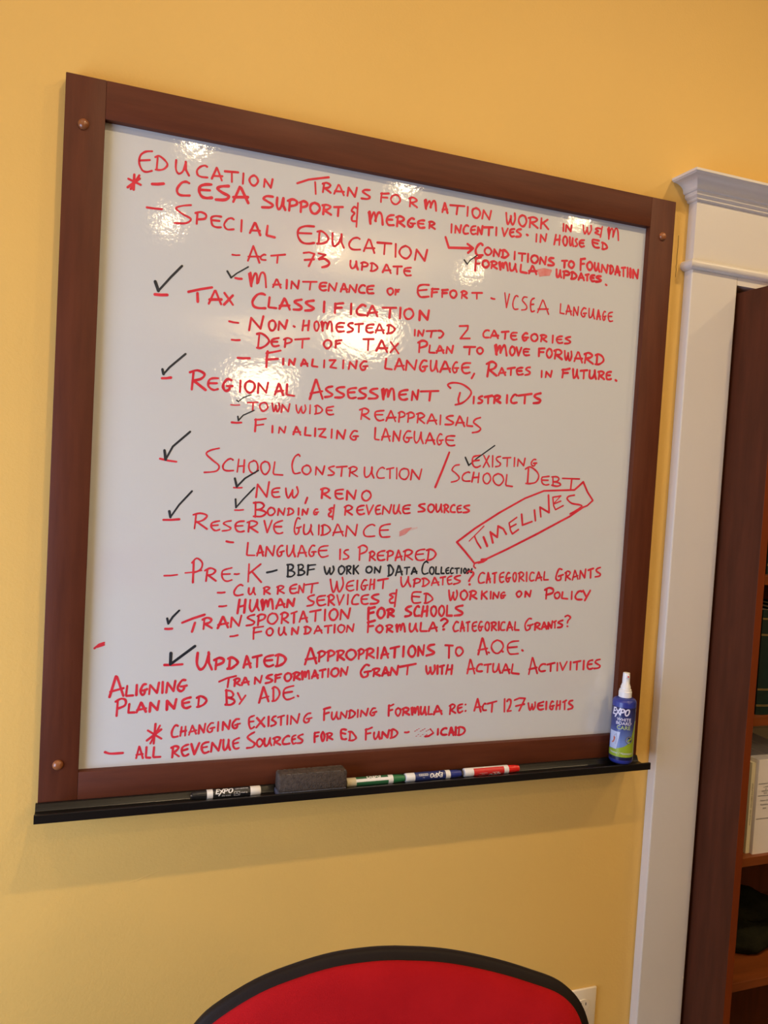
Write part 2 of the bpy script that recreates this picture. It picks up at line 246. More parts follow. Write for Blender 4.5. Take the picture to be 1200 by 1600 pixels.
('handwritten_word','r','-226 3798 10012 0 -54 0 -72|-239 3790 10004 29 5 33 16|-211 3797 9952 45 8|251 3906 9999 -25 -12 -6 -29 16 -23 29 -1 26 29 -17 30 -21 8|-217 3979 9995 -5 -62|224 3964 9993 36 12 30 -12 -15 -20 -36 -9|-237 3981 9961 56 -24|248 4060 9995 8 9 7 -69|-216 4054 9999 20 -58|225 4073 9943 17 53 13 2 8 -44|242 4105 9959 16 50 20 -8 18 -64|236 4176 10011 6 -49 16 -21 27 15 18 53|-238 4239 10015 6 -45 16 -32|-236 4305 10016 -3 -67 5 -5 68 -2|-249 4402 9943 33 80 11 -6 42 -71|-243 4400 9966 88 10'),
('handwritten_word','r','259 4720 10027 5 -52 10 -25 22 19 8 52|-226 4764 10025 5 -45 14 -28|-256 4814 10018 -1 -66|247 4799 10017 37 9 36 -10 -3 -22 -53 -11|-223 4908 10021 -1 -61|259 4896 10021 21 6 31 -14 16 -21 -14 -20 -25 -13 -23 -1|-258 4990 9960 25 69 5 -4 37 -62|-236 4991 9979 61 9|-262 5072 10020 39 12|-254 5093 10025 2 -58|257 5181 10032 -25 -5 -19 -11 -1 -25 13 -18 18 -6 17 6|-223 5138 9998 36 4|262 5260 10032 -37 -4 -17 -12 27 -12 30 -13 -17 -15 -43 -7'),
('full_stop','r','-238 5325 9956 13 -5'),
('check_mark','k','-122 3673 9970 34 -36 32 45 70 57|-146 3673 9970 34 -36'),
('bullet_dash','r','-201 1450 9487 28 -3 29 3'),
('handwritten_word','r','179 1576 9537 10 11 12 -116|-205 1569 9541 24 -106|203 1594 9441 24 99 22 1 7 -74|178 1656 9474 22 88 34 -10 17 -111|-187 1792 9452 27 74 9 -2 35 -68|-193 1794 9474 68 11|-199 1916 9533 1 -75|-188 1959 9463 3 64 59 -57 7 73|-189 2066 9538 130 17|-180 2138 9543 -5 -67|195 2288 9558 -37 -3 -21 -16 -7 -30 19 -21 23 -3 26 10|-212 2226 9518 54 10|-193 2312 9489 5 65 56 -56 14 71|-209 2430 9497 23 76 9 -2 29 -69|-202 2432 9520 61 8|-185 2511 9503 6 66 56 -59 10 72|206 2663 9581 -14 6 -24 -11 -19 -33 7 -25 18 -5 36 4|215 2750 9594 -35 -7 -25 -14 -3 -33 15 -22 27 3 25 4|-184 2692 9552 49 8'),
('handwritten_word','r','201 2919 9593 -24 -10 -4 -26 19 -23 21 2 19 28 -10 24 -20 7|-190 2973 9589 2 -23 -2 -25|-190 2972 9585 16 2 22 6|-174 2974 9567 29 5'),
('handwritten_word','r','209 3311 9678 -64 -7 -42 -24 -3 -57 27 -35 37 1 53 12|-197 3207 9611 87 19|-233 3354 9648 -5 -38 0 -40|-203 3345 9642 33 5 40 6|-226 3353 9611 51 11|-195 3461 9651 -3 -33 2 -37|-220 3454 9648 31 4 32 8|-225 3459 9619 49 8|223 3574 9662 -26 -17 -4 -29 19 -22 27 -3 22 35 -10 29 -26 6|-207 3675 9659 -5 -62|213 3660 9655 30 15 33 -12 -15 -18 -32 -12|-224 3681 9630 46 -24|-222 3779 9664 110 14|-210 3831 9670 4 -56'),
('bullet_dash','r','-201 3993 9641 20 -5 20 1'),
('handwritten_word','r','-159 4142 9713 29 -144 23 138|156 4293 9695 -16 9 -20 -20 -16 -53 4 -46 22 -21 37 8|157 4398 9702 -37 -4 -15 -34 25 -22 31 -33 -10 -30 -47 -12|179 4483 9703 -22 -11 -15 -23 -2 -53 13 -45 17 -5 17 10|-164 4446 9634 34 8|-164 4531 9564 49 134 13 -8 68 -128|-173 4534 9599 118 16'),
('handwritten_word','r','-165 4796 9687 0 -86 1 -8 47 -2|-174 4869 9589 18 96 9 -8 35 -87|-166 4868 9618 62 9|-167 4958 9586 0 86 49 -76 5 88|184 5103 9676 -24 4 -26 -37 -1 -32 19 -22 23 8 1 29|-168 5077 9623 16 4 21 3|176 5143 9682 3 -64 13 -29 25 20 10 62|-186 5197 9682 3 -56 17 -41|-190 5247 9583 12 96 3 -5 28 -89|-178 5247 9612 41 7|170 5347 9673 -16 2 -12 -34 0 -31 11 -27 15 9 -2 30|-168 5332 9622 14 0 10 8|175 5435 9679 -26 -7 -23 -18 2 -37 12 -30 19 -5 25 7|-185 5387 9632 43 3'),
('check_mark','k','-140 1377 9536 37 -51 48 45 99 70|-168 1377 9536 37 -51'),
('bullet_dash','r','-239 771 9253 51 2 52 7'),
('handwritten_word','r','-228 1051 9312 98 35 102 30|-221 1128 9311 6 -73|-205 1230 9233 46 119 8 -1 53 -110|-243 1235 9269 103 14|-204 1362 9343 79 -94|-245 1436 9331 -73 -89'),
('handwritten_word','r','227 1724 9374 -30 7 -43 -17 -37 -59 11 -42 41 -13 66 6|-215 1766 9357 -6 -83 5 -6 67 1|-232 1862 9269 39 95 9 -5 47 -87|-221 1863 9294 89 14|240 2061 9375 -43 -13 -21 -17 34 -17 36 -22 -19 -23 -56 -6|239 2176 9381 -49 -12 -24 -18 36 -21 43 -17 -25 -21 -57 -11|-223 2278 9384 0 -94|-228 2385 9380 0 -36 0 -48|-228 2381 9375 36 11 43 8|-221 2382 9340 66 12|-224 2539 9399 2 -96|249 2679 9395 -26 9 -29 -19 -27 -38 6 -30 26 -10 53 4|-215 2703 9306 41 98 9 1 51 -90|-226 2706 9333 95 20|-227 2852 9402 139 16|-233 2930 9406 -4 -89|-227 3033 9424 1 -100|214 3120 9427 -37 -23 -7 -41 24 -33 38 3 32 43 -19 42 -32 9|-253 3236 9333 0 86 83 -74 10 90'),
('check_mark','k','-195 769 9362 30 -75 101 134 87 105|-234 769 9362 30 -75'),
('bullet_dash','r','-197 1415 9101 41 -5 41 1'),
('handwritten_word','r','-209 1596 9043 13 112 89 -87 20 114|207 1802 9156 -26 -19 -3 -39 16 -30 28 1 18 43 -12 35 -22 9|-214 1862 9076 4 77 56 -58 16 78'),
('full_stop','r','-231 2001 9128 9 -5'),
('handwritten_word','r','-180 2093 9190 -8 -92|-193 2143 9193 -5 -87|-194 2086 9140 58 14|180 2215 9196 -18 -15 -1 -36 11 -30 18 -1 14 38 -9 35 -16 9|201 2257 9190 13 7 5 -81|-185 2258 9192 21 -73|185 2272 9122 17 70 24 -3 5 -48|189 2318 9143 17 62 23 -7 8 -74|215 2480 9212 -39 -3 -30 -18 -4 -33 16 -28 29 0 31 7|-214 2411 9169 59 6|217 2564 9222 -32 -7 -11 -19 23 -16 26 -14 -13 -21 -41 -13|-191 2588 9214 79 15|-207 2627 9218 1 -73|220 2771 9234 -40 -6 -26 -18 -6 -31 16 -22 27 -3 29 10|-184 2705 9190 56 12|-201 2796 9159 29 83 13 -5 39 -73|-206 2796 9182 83 11|-199 2926 9244 -2 -75|209 2907 9240 25 10 38 -15 18 -21 -18 -27 -30 -16 -29 -6'),
('handwritten_word','r','-207 3195 9234 1 -55|-206 3230 9180 4 50 44 -46 10 58|-190 3316 9235 106 16|-211 3374 9243 -9 -60|209 3439 9253 32 1 26 -23 -23 -38 -19 -6'),
('handwritten_word','r','-200 3666 9325 91 14 -2 -36 -73 -98 104 13'),
('handwritten_word','r','195 3991 9318 -15 4 -29 -13 -17 -29 7 -27 20 -7 39 5|-200 4014 9251 33 76 9 -4 42 -68|-233 4022 9272 77 8|-233 4135 9321 78 14|-200 4178 9322 -2 -64|198 4309 9334 -39 -4 -24 -12 -6 -31 18 -23 25 -4 27 9|-204 4243 9296 54 6|237 4429 9339 -25 2 -25 -29 -2 -27 19 -19 24 9 4 23|-232 4398 9296 25 3 19 2|223 4511 9347 -29 -18 -9 -27 24 -27 30 0 25 31 -14 33 -25 6|-228 4599 9342 -6 -64|227 4584 9338 34 9 33 -7 -15 -22 -36 -9|-202 4604 9308 56 -25|-226 4729 9353 1 -72|215 4841 9359 -32 -6 -27 -14 -6 -27 17 -22 24 -4 31 8|-202 4780 9319 55 7|206 4940 9364 -40 -10 -18 -13 27 -11 34 -16 -19 -18 -49 -8'),
('bullet_dash','r','-203 1445 8941 36 0 35 6'),
('handwritten_word','r','-183 1690 9022 -6 -122|201 1668 9018 35 11 49 -23 30 -40 -28 -41 -45 -28 -35 -1|205 1869 9005 -37 -11 -25 -15 -2 -27 14 -24 24 -1 30 10|-194 1807 8964 51 6|-204 1932 9002 -3 -72|181 1916 8996 36 19 37 -12 -9 -25 -49 -17|-196 2020 9008 132 23|-183 2092 9016 -1 -76'),
('handwritten_word','r','205 2327 9038 -24 -17 -8 -31 22 -26 25 1 25 36 -13 33 -28 3|-208 2413 9044 -3 -33 -1 -34|-221 2407 9037 25 8 32 7|-210 2411 9010 39 12'),
('handwritten_word','r','-218 2677 9085 103 13|-206 2729 9085 0 -97|-220 2814 8992 45 102 9 -4 54 -99|-217 2821 9017 101 11|-187 2954 9090 87 -100|-218 3030 9083 -74 -91'),
('handwritten_word','r','-216 3252 9122 0 -97|230 3235 9115 45 24 47 -10 -6 -35 -68 -28|-212 3361 9102 -4 -64 6 -5 54 4|-223 3437 9038 27 71 10 -3 37 -61|-223 3436 9056 74 16|-220 3541 9046 5 63 53 -54 10 70'),
('handwritten_word','r','-222 3728 9127 123 14|-197 3792 9129 -3 -68|216 3904 9140 -26 -13 -4 -26 20 -21 26 3 19 27 -14 25 -20 6'),
('handwritten_word','r','219 4074 9175 11 9 11 -95|-238 4070 9179 21 -87|244 4085 9096 30 77 17 2 4 -61|239 4136 9120 29 66 20 -4 22 -88|236 4265 9189 -19 -18 -4 -35 16 -31 22 3 18 34 -10 40 -25 10|-247 4315 9187 27 -80 28 83|206 4463 9185 -39 -1 -26 -13 2 -30 13 -20 25 -1 29 6|-216 4402 9153 49 5'),
('handwritten_word','r','-246 4577 9204 1 -33 1 -43|-246 4573 9200 34 8 34 4|-229 4576 9170 57 4|231 4696 9217 -20 -22 -7 -37 21 -32 22 1 21 36 -12 41 -23 11|-228 4776 9208 -7 -86|230 4757 9201 47 18 41 -19 -16 -29 -48 -10|-252 4786 9161 69 -37|236 4882 9213 10 -62 16 -29 17 48 0 26|221 4927 9194 8 -56 19 -18 15 50 -7 46|-216 5006 9119 34 98 15 -3 47 -99|-233 5011 9150 90 6|-244 5145 9206 -10 -91|249 5124 9205 48 19 49 -20 -23 -27 -54 -14|-237 5150 9159 88 -44|-238 5282 9211 0 -92|227 5262 9209 33 15 52 -20 19 -36 -21 -30 -40 -21 -40 -2'),
('bullet_dash','r','-226 1506 8788 53 1 54 6'),
('handwritten_word','r','-220 1773 8873 -5 -69 1 -73|-214 1762 8856 57 15 73 23|-206 1766 8798 104 19|-211 1921 8822 0 -51|-220 1975 8771 4 51 42 -44 9 55|-190 2090 8777 21 60 10 -3 30 -55|-212 2092 8794 55 7|-206 2198 8845 -6 -56 7 -5 47 -1|-191 2308 8850 0 -67|-193 2358 8854 58 8 -48 -70 58 -3|-195 2493 8868 0 -75|-222 2549 8793 9 66 59 -55 7 71|208 2722 8880 -27 0 -29 -33 -2 -27 20 -23 27 10 2 25|-202 2689 8831 24 5 22 3'),
('handwritten_word','r','-201 2918 8927 -7 -85 6 -8 65 -2|-200 3011 8835 37 105 9 -6 46 -93|-216 3015 8865 88 15|-214 3126 8841 5 91 85 -79 15 93|223 3336 8949 -33 2 -27 -41 -6 -36 24 -28 27 12 4 33|-210 3300 8888 25 7 22 5|198 3381 8957 2 -69 16 -30 27 23 13 68|-225 3441 8961 2 -61 19 -42|-217 3487 8858 42 106 14 -4 51 -93|-231 3496 8888 95 13|194 3665 8969 -20 -2 -21 -38 -3 -38 18 -24 24 12 0 35|-214 3641 8911 21 1 20 4|217 3808 8977 -52 -5 -34 -22 -2 -42 22 -32 33 -3 34 12|-235 3720 8923 74 11'),
('handwritten_word','r','-202 3858 8878 -25 -48|-238 4017 8991 -12 -126|241 3988 8987 61 29 48 -25 -22 -40 -61 -24|-220 4027 8929 80 -47|-202 4129 8887 32 78 5 -4 40 -64|-209 4132 8908 76 17|-226 4227 8964 84 19|-225 4268 8969 0 -65|214 4401 8991 -34 -5 -30 -16 -1 -32 14 -20 29 0 28 9|-234 4339 8951 52 7|207 4485 9003 -30 -5 -15 -22 23 -10 27 -15 -12 -18 -45 -13'),
('handwritten_word','r','-224 4625 8982 2 -65|-209 4675 8921 4 56 55 -47 10 63'),
('handwritten_word','r','-255 4877 9021 2 -36 -5 -48|-264 4868 9016 41 6 48 15|-265 4877 8984 63 7|249 4998 9038 6 -60 11 -30 23 23 10 55|-223 5048 9036 2 -55 19 -32|-259 5090 9028 84 14|-231 5133 9031 0 -79|268 5203 9042 0 -57 19 -24 31 20 16 60|-259 5265 9049 6 -52 17 -34|-251 5324 9038 -3 -74|233 5310 9038 36 11 35 -13 -18 -24 -32 -14|-229 5331 9001 59 -32|237 5471 9055 -35 -6 -20 -17 -1 -35 12 -23 26 -2 24 9|-230 5415 9012 47 5'),
('full_stop','r','-248 5533 8973 13 -6'),
('bullet_dash','r','-220 861 8544 38 4 37 9'),
('handwritten_word','r','-225 1126 8621 -8 -150|217 1096 8619 64 23 62 -27 -28 -44 -70 -22|-230 1133 8548 104 -71|195 1343 8590 -48 -5 -30 -18 -7 -46 23 -27 31 -10 33 11|-233 1262 8539 71 6|235 1460 8584 -35 6 -32 -43 -2 -36 23 -26 30 16 3 29|-222 1423 8529 26 1 22 4|-212 1542 8589 0 -101|222 1625 8593 -31 -19 -10 -40 24 -39 35 -4 30 48 -12 41 -36 11|-211 1704 8493 1 88 74 -79 13 92|-224 1860 8492 30 100 9 -6 37 -91|-244 1865 8520 69 14|-202 1969 8595 -1 -88 6 -7 66 -4'),
('handwritten_word','r','-231 2189 8481 47 181 7 0 68 -169|-213 2194 8533 110 29|216 2400 8616 -44 -13 -18 -20 29 -22 35 -19 -19 -20 -49 -11|222 2516 8620 -51 -8 -24 -23 33 -21 43 -19 -21 -26 -65 -7|211 2633 8623 -46 -8 -32 -19 0 -39 16 -31 32 -2 34 11|-240 2555 8573 65 9|230 2731 8632 -41 -9 -23 -21 30 -22 37 -16 -20 -28 -54 -9|226 2847 8637 -50 -12 -25 -21 37 -17 43 -21 -20 -23 -67 -8|231 2896 8625 15 14 1 -98|-221 2893 8631 16 -87|238 2911 8550 20 80 23 -3 3 -58|222 2961 8571 22 74 27 -8 13 -91|233 3156 8652 -47 -10 -32 -20 -6 -38 21 -25 32 -5 34 12|-219 3076 8597 66 13|-236 3205 8559 4 84 51 -74 8 91|-225 3294 8650 188 22|-256 3396 8655 -5 -85'),
('handwritten_word','r','195 3608 8712 -32 29 54 25 96 -3 86 -40 26 -42 -40 -62 -59 -45 -68 -21|-191 3715 8675 -15 -65 6 -31|-237 3870 8650 0 -66|222 3964 8664 -27 -10 -13 -14 20 -11 23 -13 -11 -19 -36 -7|-265 3991 8657 82 21|-231 4030 8665 2 -67|-257 4105 8671 -5 -64|254 4089 8669 40 15 36 -6 -18 -25 -39 -16|-265 4114 8640 56 -25|-249 4243 8698 1 -79|229 4352 8706 -17 8 -24 -17 -21 -39 7 -28 22 -6 40 10|-266 4372 8705 152 32|-257 4449 8717 -1 -83|260 4629 8752 -50 -15 -20 -24 35 -17 39 -14 -19 -27 -62 -11'),
('check_mark','k','-178 862 8621 11 -40 48 64 130 129|-214 862 8621 11 -40'),
('bullet_dash','r','-127 1465 8366 40 -1 40 6'),
('handwritten_word','r','-163 1616 8398 92 11|-168 1665 8403 -1 -71|163 1761 8411 -28 -15 -6 -29 22 -31 25 2 26 31 -14 36 -22 6|172 1840 8410 9 -49 10 -21 11 35 3 20|171 1876 8395 5 -41 11 -14 18 39 -10 37|-161 1928 8338 6 69 57 -60 11 72|150 2062 8415 9 -48 19 -25 14 41 10 21|150 2112 8400 8 -42 17 -12 18 38 -9 38|-148 2196 8426 1 -79|-161 2254 8419 1 -68|151 2241 8417 22 11 36 -18 15 -21 -16 -25 -31 -11 -23 -7|173 2420 8431 -37 -10 -27 -10 -1 -34 14 -21 26 -4 29 7|-154 2358 8390 50 4'),
('handwritten_word','r','-161 2706 8426 -7 -93|177 2682 8421 47 19 42 -20 -20 -30 -43 -10|-192 2711 8376 73 -36|188 2924 8434 -45 -7 -39 -14 -1 -40 20 -29 31 -9 36 12|-179 2841 8388 72 6|-171 2953 8338 42 100 6 -4 48 -94|-176 2959 8367 91 12|-176 3087 8428 -3 -90|175 3074 8423 31 16 35 -16 -6 -27 -48 -17|-183 3181 8430 -3 -86|191 3162 8422 39 18 35 -14 -3 -29 -52 -18|-180 3282 8430 -4 -84|186 3262 8427 47 15 39 -22 -21 -21 -44 -14|-192 3288 8386 65 -41|-183 3383 8347 37 92 9 -1 53 -91|-182 3387 8371 92 13|-178 3520 8438 1 -92|199 3654 8443 -44 -7 -25 -19 34 -20 44 -21 -23 -20 -64 -5|-199 3691 8352 35 92 11 -9 49 -86|-193 3695 8377 84 7|-188 3815 8440 -4 -76 6 -7 57 -1'),
('handwritten_word','r','187 3957 8449 -53 -21 -20 -32 32 -22 51 -35 -27 -32 -62 -15'),
('check_mark','k','-103 1517 8410 15 -10 41 39 71 31|-123 1517 8410 15 -10'),
('bullet_dash','r','-201 1481 8210 43 -1 43 6'),
('handwritten_word','r','-181 1697 8255 0 -46 -2 -63|-168 1690 8250 45 5 54 13|-160 1700 8200 69 14|-185 1853 8207 1 -59|-162 1914 8146 4 54 48 -49 9 58|-192 2051 8144 23 70 8 -6 37 -64|-171 2050 8165 67 5|-195 2164 8215 -4 -64 1 -6 55 -1|-193 2256 8215 1 -74|-186 2287 8209 68 8 -55 -73 62 -7|-177 2417 8217 0 -80|-194 2469 8134 3 75 63 -72 14 83|180 2667 8217 -32 2 -25 -33 -8 -29 27 -23 28 6 -1 29|-174 2630 8166 29 5 21 0'),
('handwritten_word','r','-180 2848 8263 0 -98 4 -10 39 -3|-179 2920 8153 30 110 11 -9 42 -106|-171 2922 8182 80 12|-177 3036 8149 2 95 60 -87 10 100|178 3212 8256 -34 -1 -28 -43 -5 -38 25 -24 27 8 4 36|-193 3176 8192 23 0 31 5|167 3254 8258 2 -73 22 -35 26 27 19 71|-175 3322 8255 6 -61 24 -47|-189 3378 8151 36 104 6 -3 53 -102|-181 3382 8181 87 8|169 3547 8248 -23 5 -23 -43 1 -38 16 -24 26 14 -3 27|-176 3524 8191 21 1 18 6|185 3687 8245 -53 -3 -34 -13 -6 -45 27 -32 34 -5 36 7|-169 3602 8200 72 2'),
('check_mark','k','-123 1533 8268 7 -37 41 51 96 51|-148 1533 8268 7 -37'),
('bullet_dash','r','-169 875 7847 70 -12 70 -6'),
('handwritten_word','r','154 1382 7972 -75 -23 -37 -34 55 -51 62 -49 -23 -49 -103 -17|161 1509 7875 -22 10 -33 -18 -30 -42 4 -38 34 -12 56 5|-146 1561 7885 -9 -117|-148 1612 7881 -2 -112|-164 1556 7820 59 8|148 1694 7877 -34 -19 -5 -42 21 -41 37 -6 25 46 -15 53 -28 13|164 1801 7880 -32 -25 -3 -43 23 -44 31 -2 28 53 -16 49 -29 9|-153 1891 7880 -10 -101 11 -14 78 -1'),
('handwritten_word','r','164 2124 7947 -17 15 -34 -29 -19 -65 11 -61 22 -24 47 12|170 2192 7866 -31 -17 -8 -34 23 -28 33 -2 26 35 -15 39 -30 9|-165 2284 7783 1 75 64 -68 16 80|168 2458 7874 -34 -10 -16 -13 26 -22 29 -20 -17 -18 -42 -5|-164 2483 7866 103 14|-167 2538 7865 -5 -80|-159 2620 7868 -5 -81|157 2606 7863 42 18 39 -15 -20 -26 -45 -17|-145 2627 7825 69 -35|167 2762 7882 2 -65 18 -30 36 23 22 63|-174 2836 7887 1 -58 24 -44|150 2964 7880 -20 11 -32 -17 -22 -44 7 -33 24 -11 46 6|-155 2987 7876 72 17|-169 3022 7877 4 -87|-152 3091 7894 5 -105|168 3169 7894 -35 -19 -12 -46 25 -34 44 -4 28 47 -12 47 -39 7|-167 3243 7788 9 97 80 -89 20 102'),
('handwritten_word','r','-212 3638 8079 -63 -178 -66 -173|155 3755 7964 -48 -12 -27 -44 39 -28 45 -43 -23 -32 -61 -18|175 3877 7892 -19 5 -37 -16 -23 -32 6 -32 28 -12 52 3|-183 3922 7897 -15 -95|-174 3980 7895 -4 -97|-183 3911 7844 69 8|165 4068 7895 -31 -19 -7 -42 23 -37 35 -3 27 46 -17 45 -30 14|176 4199 7901 -48 -26 -7 -40 31 -41 49 -10 40 54 -26 49 -44 12|-173 4298 7896 -6 -100 9 -13 69 -5'),
('handwritten_word','r','-189 4545 7971 -1 -153|177 4510 7965 53 25 79 -42 30 -51 -29 -59 -67 -20 -52 -1|171 4795 7905 -44 -7 -40 -11 0 -41 19 -24 34 -9 35 7|-180 4713 7861 74 2|-170 4841 7905 10 -98|171 4828 7901 62 4 27 -20 -21 -26 -41 -6|185 4855 7852 64 -10 21 -20 -42 -15 -64 7|-171 4958 7892 210 5|-190 5073 7892 -5 -106'),
('check_mark','k','-190 910 7922 13 -79 56 118 142 139|-229 910 7922 13 -79'),
('handwritten_word','r','184 3986 8072 -47 -8 -37 -18 -3 -55 22 -35 33 -6 35 17|-172 3900 8010 73 13|-160 4020 8075 72 -111|-182 4081 8073 -57 -118|-176 4122 8078 6 -114|164 4213 8075 -34 -8 -15 -20 24 -25 29 -18 -13 -26 -41 -9|-161 4240 8061 90 10|-171 4292 8064 1 -86|-177 4375 8072 1 -88|-165 4415 7989 2 72 69 -63 10 76|167 4625 8068 -26 0 -22 -26 -3 -24 20 -17 21 7 4 23|-186 4598 8029 21 3 17 1'),
('check_mark','k','-137 3817 8042 44 -77 84 74 193 142|-165 3817 8042 44 -77'),
('bullet_dash','r','-157 1527 7627 38 -1 37 4'),
('handwritten_word','r','-188 1735 7549 8 118 89 -111 16 138|168 1949 7644 -37 -5 -28 -18 -4 -36 17 -24 24 -3 33 6|-184 1883 7600 56 8|174 2006 7645 10 -58 20 -32 27 53 8 23|171 2071 7633 3 -56 19 -16 32 48 -14 52'),
('handwritten_word','r','-181 2215 7567 -16 -53|-204 2357 7653 -2 -83|191 2342 7650 46 15 34 -18 -20 -25 -40 -12|-189 2369 7610 68 -39|183 2560 7659 -39 -4 -34 -14 -1 -39 19 -28 28 -6 33 9|-204 2489 7618 62 0|-194 2601 7565 0 84 74 -75 13 84|187 2794 7661 -34 -22 -10 -38 23 -33 37 -1 32 42 -15 38 -32 13'),
('check_mark','k','-156 1534 7710 21 -74 69 79 120 79|-187 1534 7710 21 -74'),
('bullet_dash','r','-157 1548 7424 38 0 38 6'),
('handwritten_word','r','-183 1733 7504 4 -136|182 1716 7497 64 6 32 -27 -24 -31 -43 -12|187 1744 7437 66 -10 22 -22 -40 -29 -70 -2|174 1877 7462 -21 -17 -9 -27 18 -28 29 4 22 28 -12 29 -24 10|-157 1945 7393 4 60 48 -55 11 62|-176 2046 7458 -4 -57|166 2036 7455 16 7 25 -10 15 -22 -14 -18 -23 -10 -19 -6|-187 2138 7465 1 -61|-193 2176 7404 3 51 39 -43 10 51|162 2320 7462 -15 2 -17 -21 -2 -19 12 -14 18 8 0 15|-161 2303 7432 14 1 14 5'),
('handwritten_word','r','201 2477 7478 -24 0 -19 -13 21 -17 -22 -25 4 -21 31 -4|-182 2482 7510 -10 -138'),
('handwritten_word','r','-200 2595 7496 -3 -77|182 2583 7492 39 20 38 -18 -20 -25 -38 -12|-205 2602 7459 62 -36|199 2779 7517 -33 -6 -31 -17 -3 -39 18 -22 26 -3 27 9|-179 2719 7468 51 9|-182 2803 7521 27 -88 42 91|188 2944 7526 -26 -7 -16 -15 -3 -38 10 -24 19 -2 20 6|-181 2902 7481 36 4|-184 2971 7441 5 76 65 -64 16 82|207 3085 7532 -3 -55 18 -27 23 20 13 59|-195 3138 7539 -2 -54 23 -31|185 3254 7540 -39 -4 -31 -18 -4 -32 17 -27 27 -1 33 6|-183 3185 7499 59 5'),
('handwritten_word','r','205 3407 7558 -38 -6 -22 -16 33 -16 33 -19 -18 -15 -52 -8|194 3475 7559 -25 -18 -5 -32 19 -27 26 0 21 33 -9 33 -24 10|197 3531 7561 3 -54 13 -22 22 18 16 51|-212 3584 7561 2 -45 13 -31|-206 3626 7553 -1 -71|211 3615 7550 24 12 24 -17 -11 -19 -25 -8|-192 3631 7518 40 -32|204 3733 7557 -11 5 -19 -11 -13 -31 5 -24 16 -8 29 2|180 3805 7560 -22 -5 -19 -12 -1 -30 10 -22 17 -2 21 5|-176 3764 7523 38 5|204 3896 7564 -43 -7 -15 -12 24 -16 34 -17 -13 -15 -51 -8'),
('check_mark','k','-156 1549 7523 8 -75 62 78 96 109|-187 1549 7523 8 -75'),
('bullet_dash','r','-198 926 7314 68 2 68 8'),
('handwritten_word','r','-152 1207 7373 -9 -128|170 1182 7368 60 16 60 -18 -29 -40 -60 -24|-160 1212 7309 96 -64|168 1415 7321 -36 -8 -32 -15 -3 -32 20 -24 24 -9 30 10|-175 1347 7277 57 6|150 1519 7326 -43 -9 -24 -18 33 -19 34 -20 -16 -18 -58 -10|173 1637 7327 -43 -5 -29 -19 -5 -37 18 -29 29 -9 33 8|-165 1564 7280 62 5|-167 1685 7317 -5 -86|162 1667 7316 44 17 48 -18 -24 -28 -47 -15|-170 1693 7272 73 -43|-162 1821 7338 33 -109 38 113|167 1991 7344 -41 -14 -31 -21 -4 -43 21 -34 32 -9 30 10|-178 1920 7285 64 3'),
('handwritten_word','r','156 2155 7367 -23 7 -19 -57 -5 -61 19 -36 21 20 4 44|-171 2130 7281 18 2 23 10|176 2199 7313 -2 -60 16 -30 36 19 20 62|-156 2265 7317 1 -58 21 -38|-172 2342 7315 2 -92|-181 2379 7310 3 -86|165 2366 7306 29 12 38 -14 24 -35 -24 -29 -31 -15 -34 -5|-168 2485 7221 37 106 10 -3 54 -104|-156 2487 7247 94 12|-181 2612 7216 7 100 88 -90 12 105|162 2897 7328 -28 10 -47 -21 -32 -44 11 -43 39 -10 65 7|172 3056 7348 -61 -12 -38 -24 -5 -48 21 -42 43 -2 45 5|-177 2954 7284 86 6'),
('check_mark','k','-172 974 7392 12 -52 70 112 105 125|-207 974 7392 12 -52'),
('bullet_dash','r','-185 1486 7139 31 -7 31 -1'),
('handwritten_word','r','-162 1682 7131 -6 -108 9 -7 65 1|-176 1771 7014 22 94 6 -3 28 -90|-166 1771 7036 55 14|-167 1850 7013 6 85 62 -81 10 93|175 2006 7111 -21 -2 -25 -39 -2 -33 17 -25 22 14 1 28|-175 1982 7051 18 6 21 5|161 2047 7114 2 -67 15 -33 25 26 22 65|-187 2110 7118 1 -62 17 -42|-177 2155 7013 27 104 10 -1 45 -99|-156 2157 7046 75 7|163 2311 7118 -24 2 -24 -43 -2 -33 20 -26 24 11 0 30|-161 2287 7059 18 3 22 0|158 2442 7122 -46 -6 -36 -18 -7 -42 23 -38 33 -4 38 13|-181 2361 7073 70 5'),
('handwritten_word','r','-198 2564 7090 3 -95|168 2646 7088 -27 -5 -16 -21 22 -18 27 -20 -14 -21 -37 -6'),
('handwritten_word','r','-192 2760 7117 2 -126|179 2745 7112 45 23 43 -22 -11 -39 -63 -27|-199 2871 7069 -5 -82|186 2859 7064 28 14 26 -16 -9 -25 -30 -13|-193 2875 7027 49 -34|187 3016 7086 -40 -7 -28 -20 -3 -36 16 -27 29 -3 31 9|-171 2947 7038 59 3|-195 3052 7082 -3 -87|188 3038 7074 33 14 32 -13 -7 -27 -44 -17|-190 3132 6995 26 100 5 -5 38 -91|-171 3132 7020 66 16|-190 3232 7087 -5 -88|195 3213 7083 49 20 43 -18 -24 -31 -42 -11|-170 3242 7043 71 -39|173 3436 7110 -49 -7 -37 -22 -8 -46 22 -29 37 -6 40 9|-169 3349 7057 76 8|-179 3482 7109 -7 -100|196 3458 7101 33 12 43 -14 25 -34 -21 -38 -38 -20 -34 -6'),
('bullet_dash','r','-163 956 6821 56 2 56 8'),
('handwritten_word','r','-146 1136 6848 59 6 83 18|-181 1205 6955 1 -192|158 1191 6939 39 42 50 -39 -12 -61 -63 -33|-181 1329 6878 -8 -102|181 1307 6871 49 23 45 -22 -25 -32 -44 -11|-172 1339 6829 70 -50|157 1546 6899 -48 -13 -35 -19 -1 -48 21 -33 31 -9 37 12|-176 1467 6840 66 3'),
('bullet_dash','r','-159 1573 6843 22 -2 21 5'),
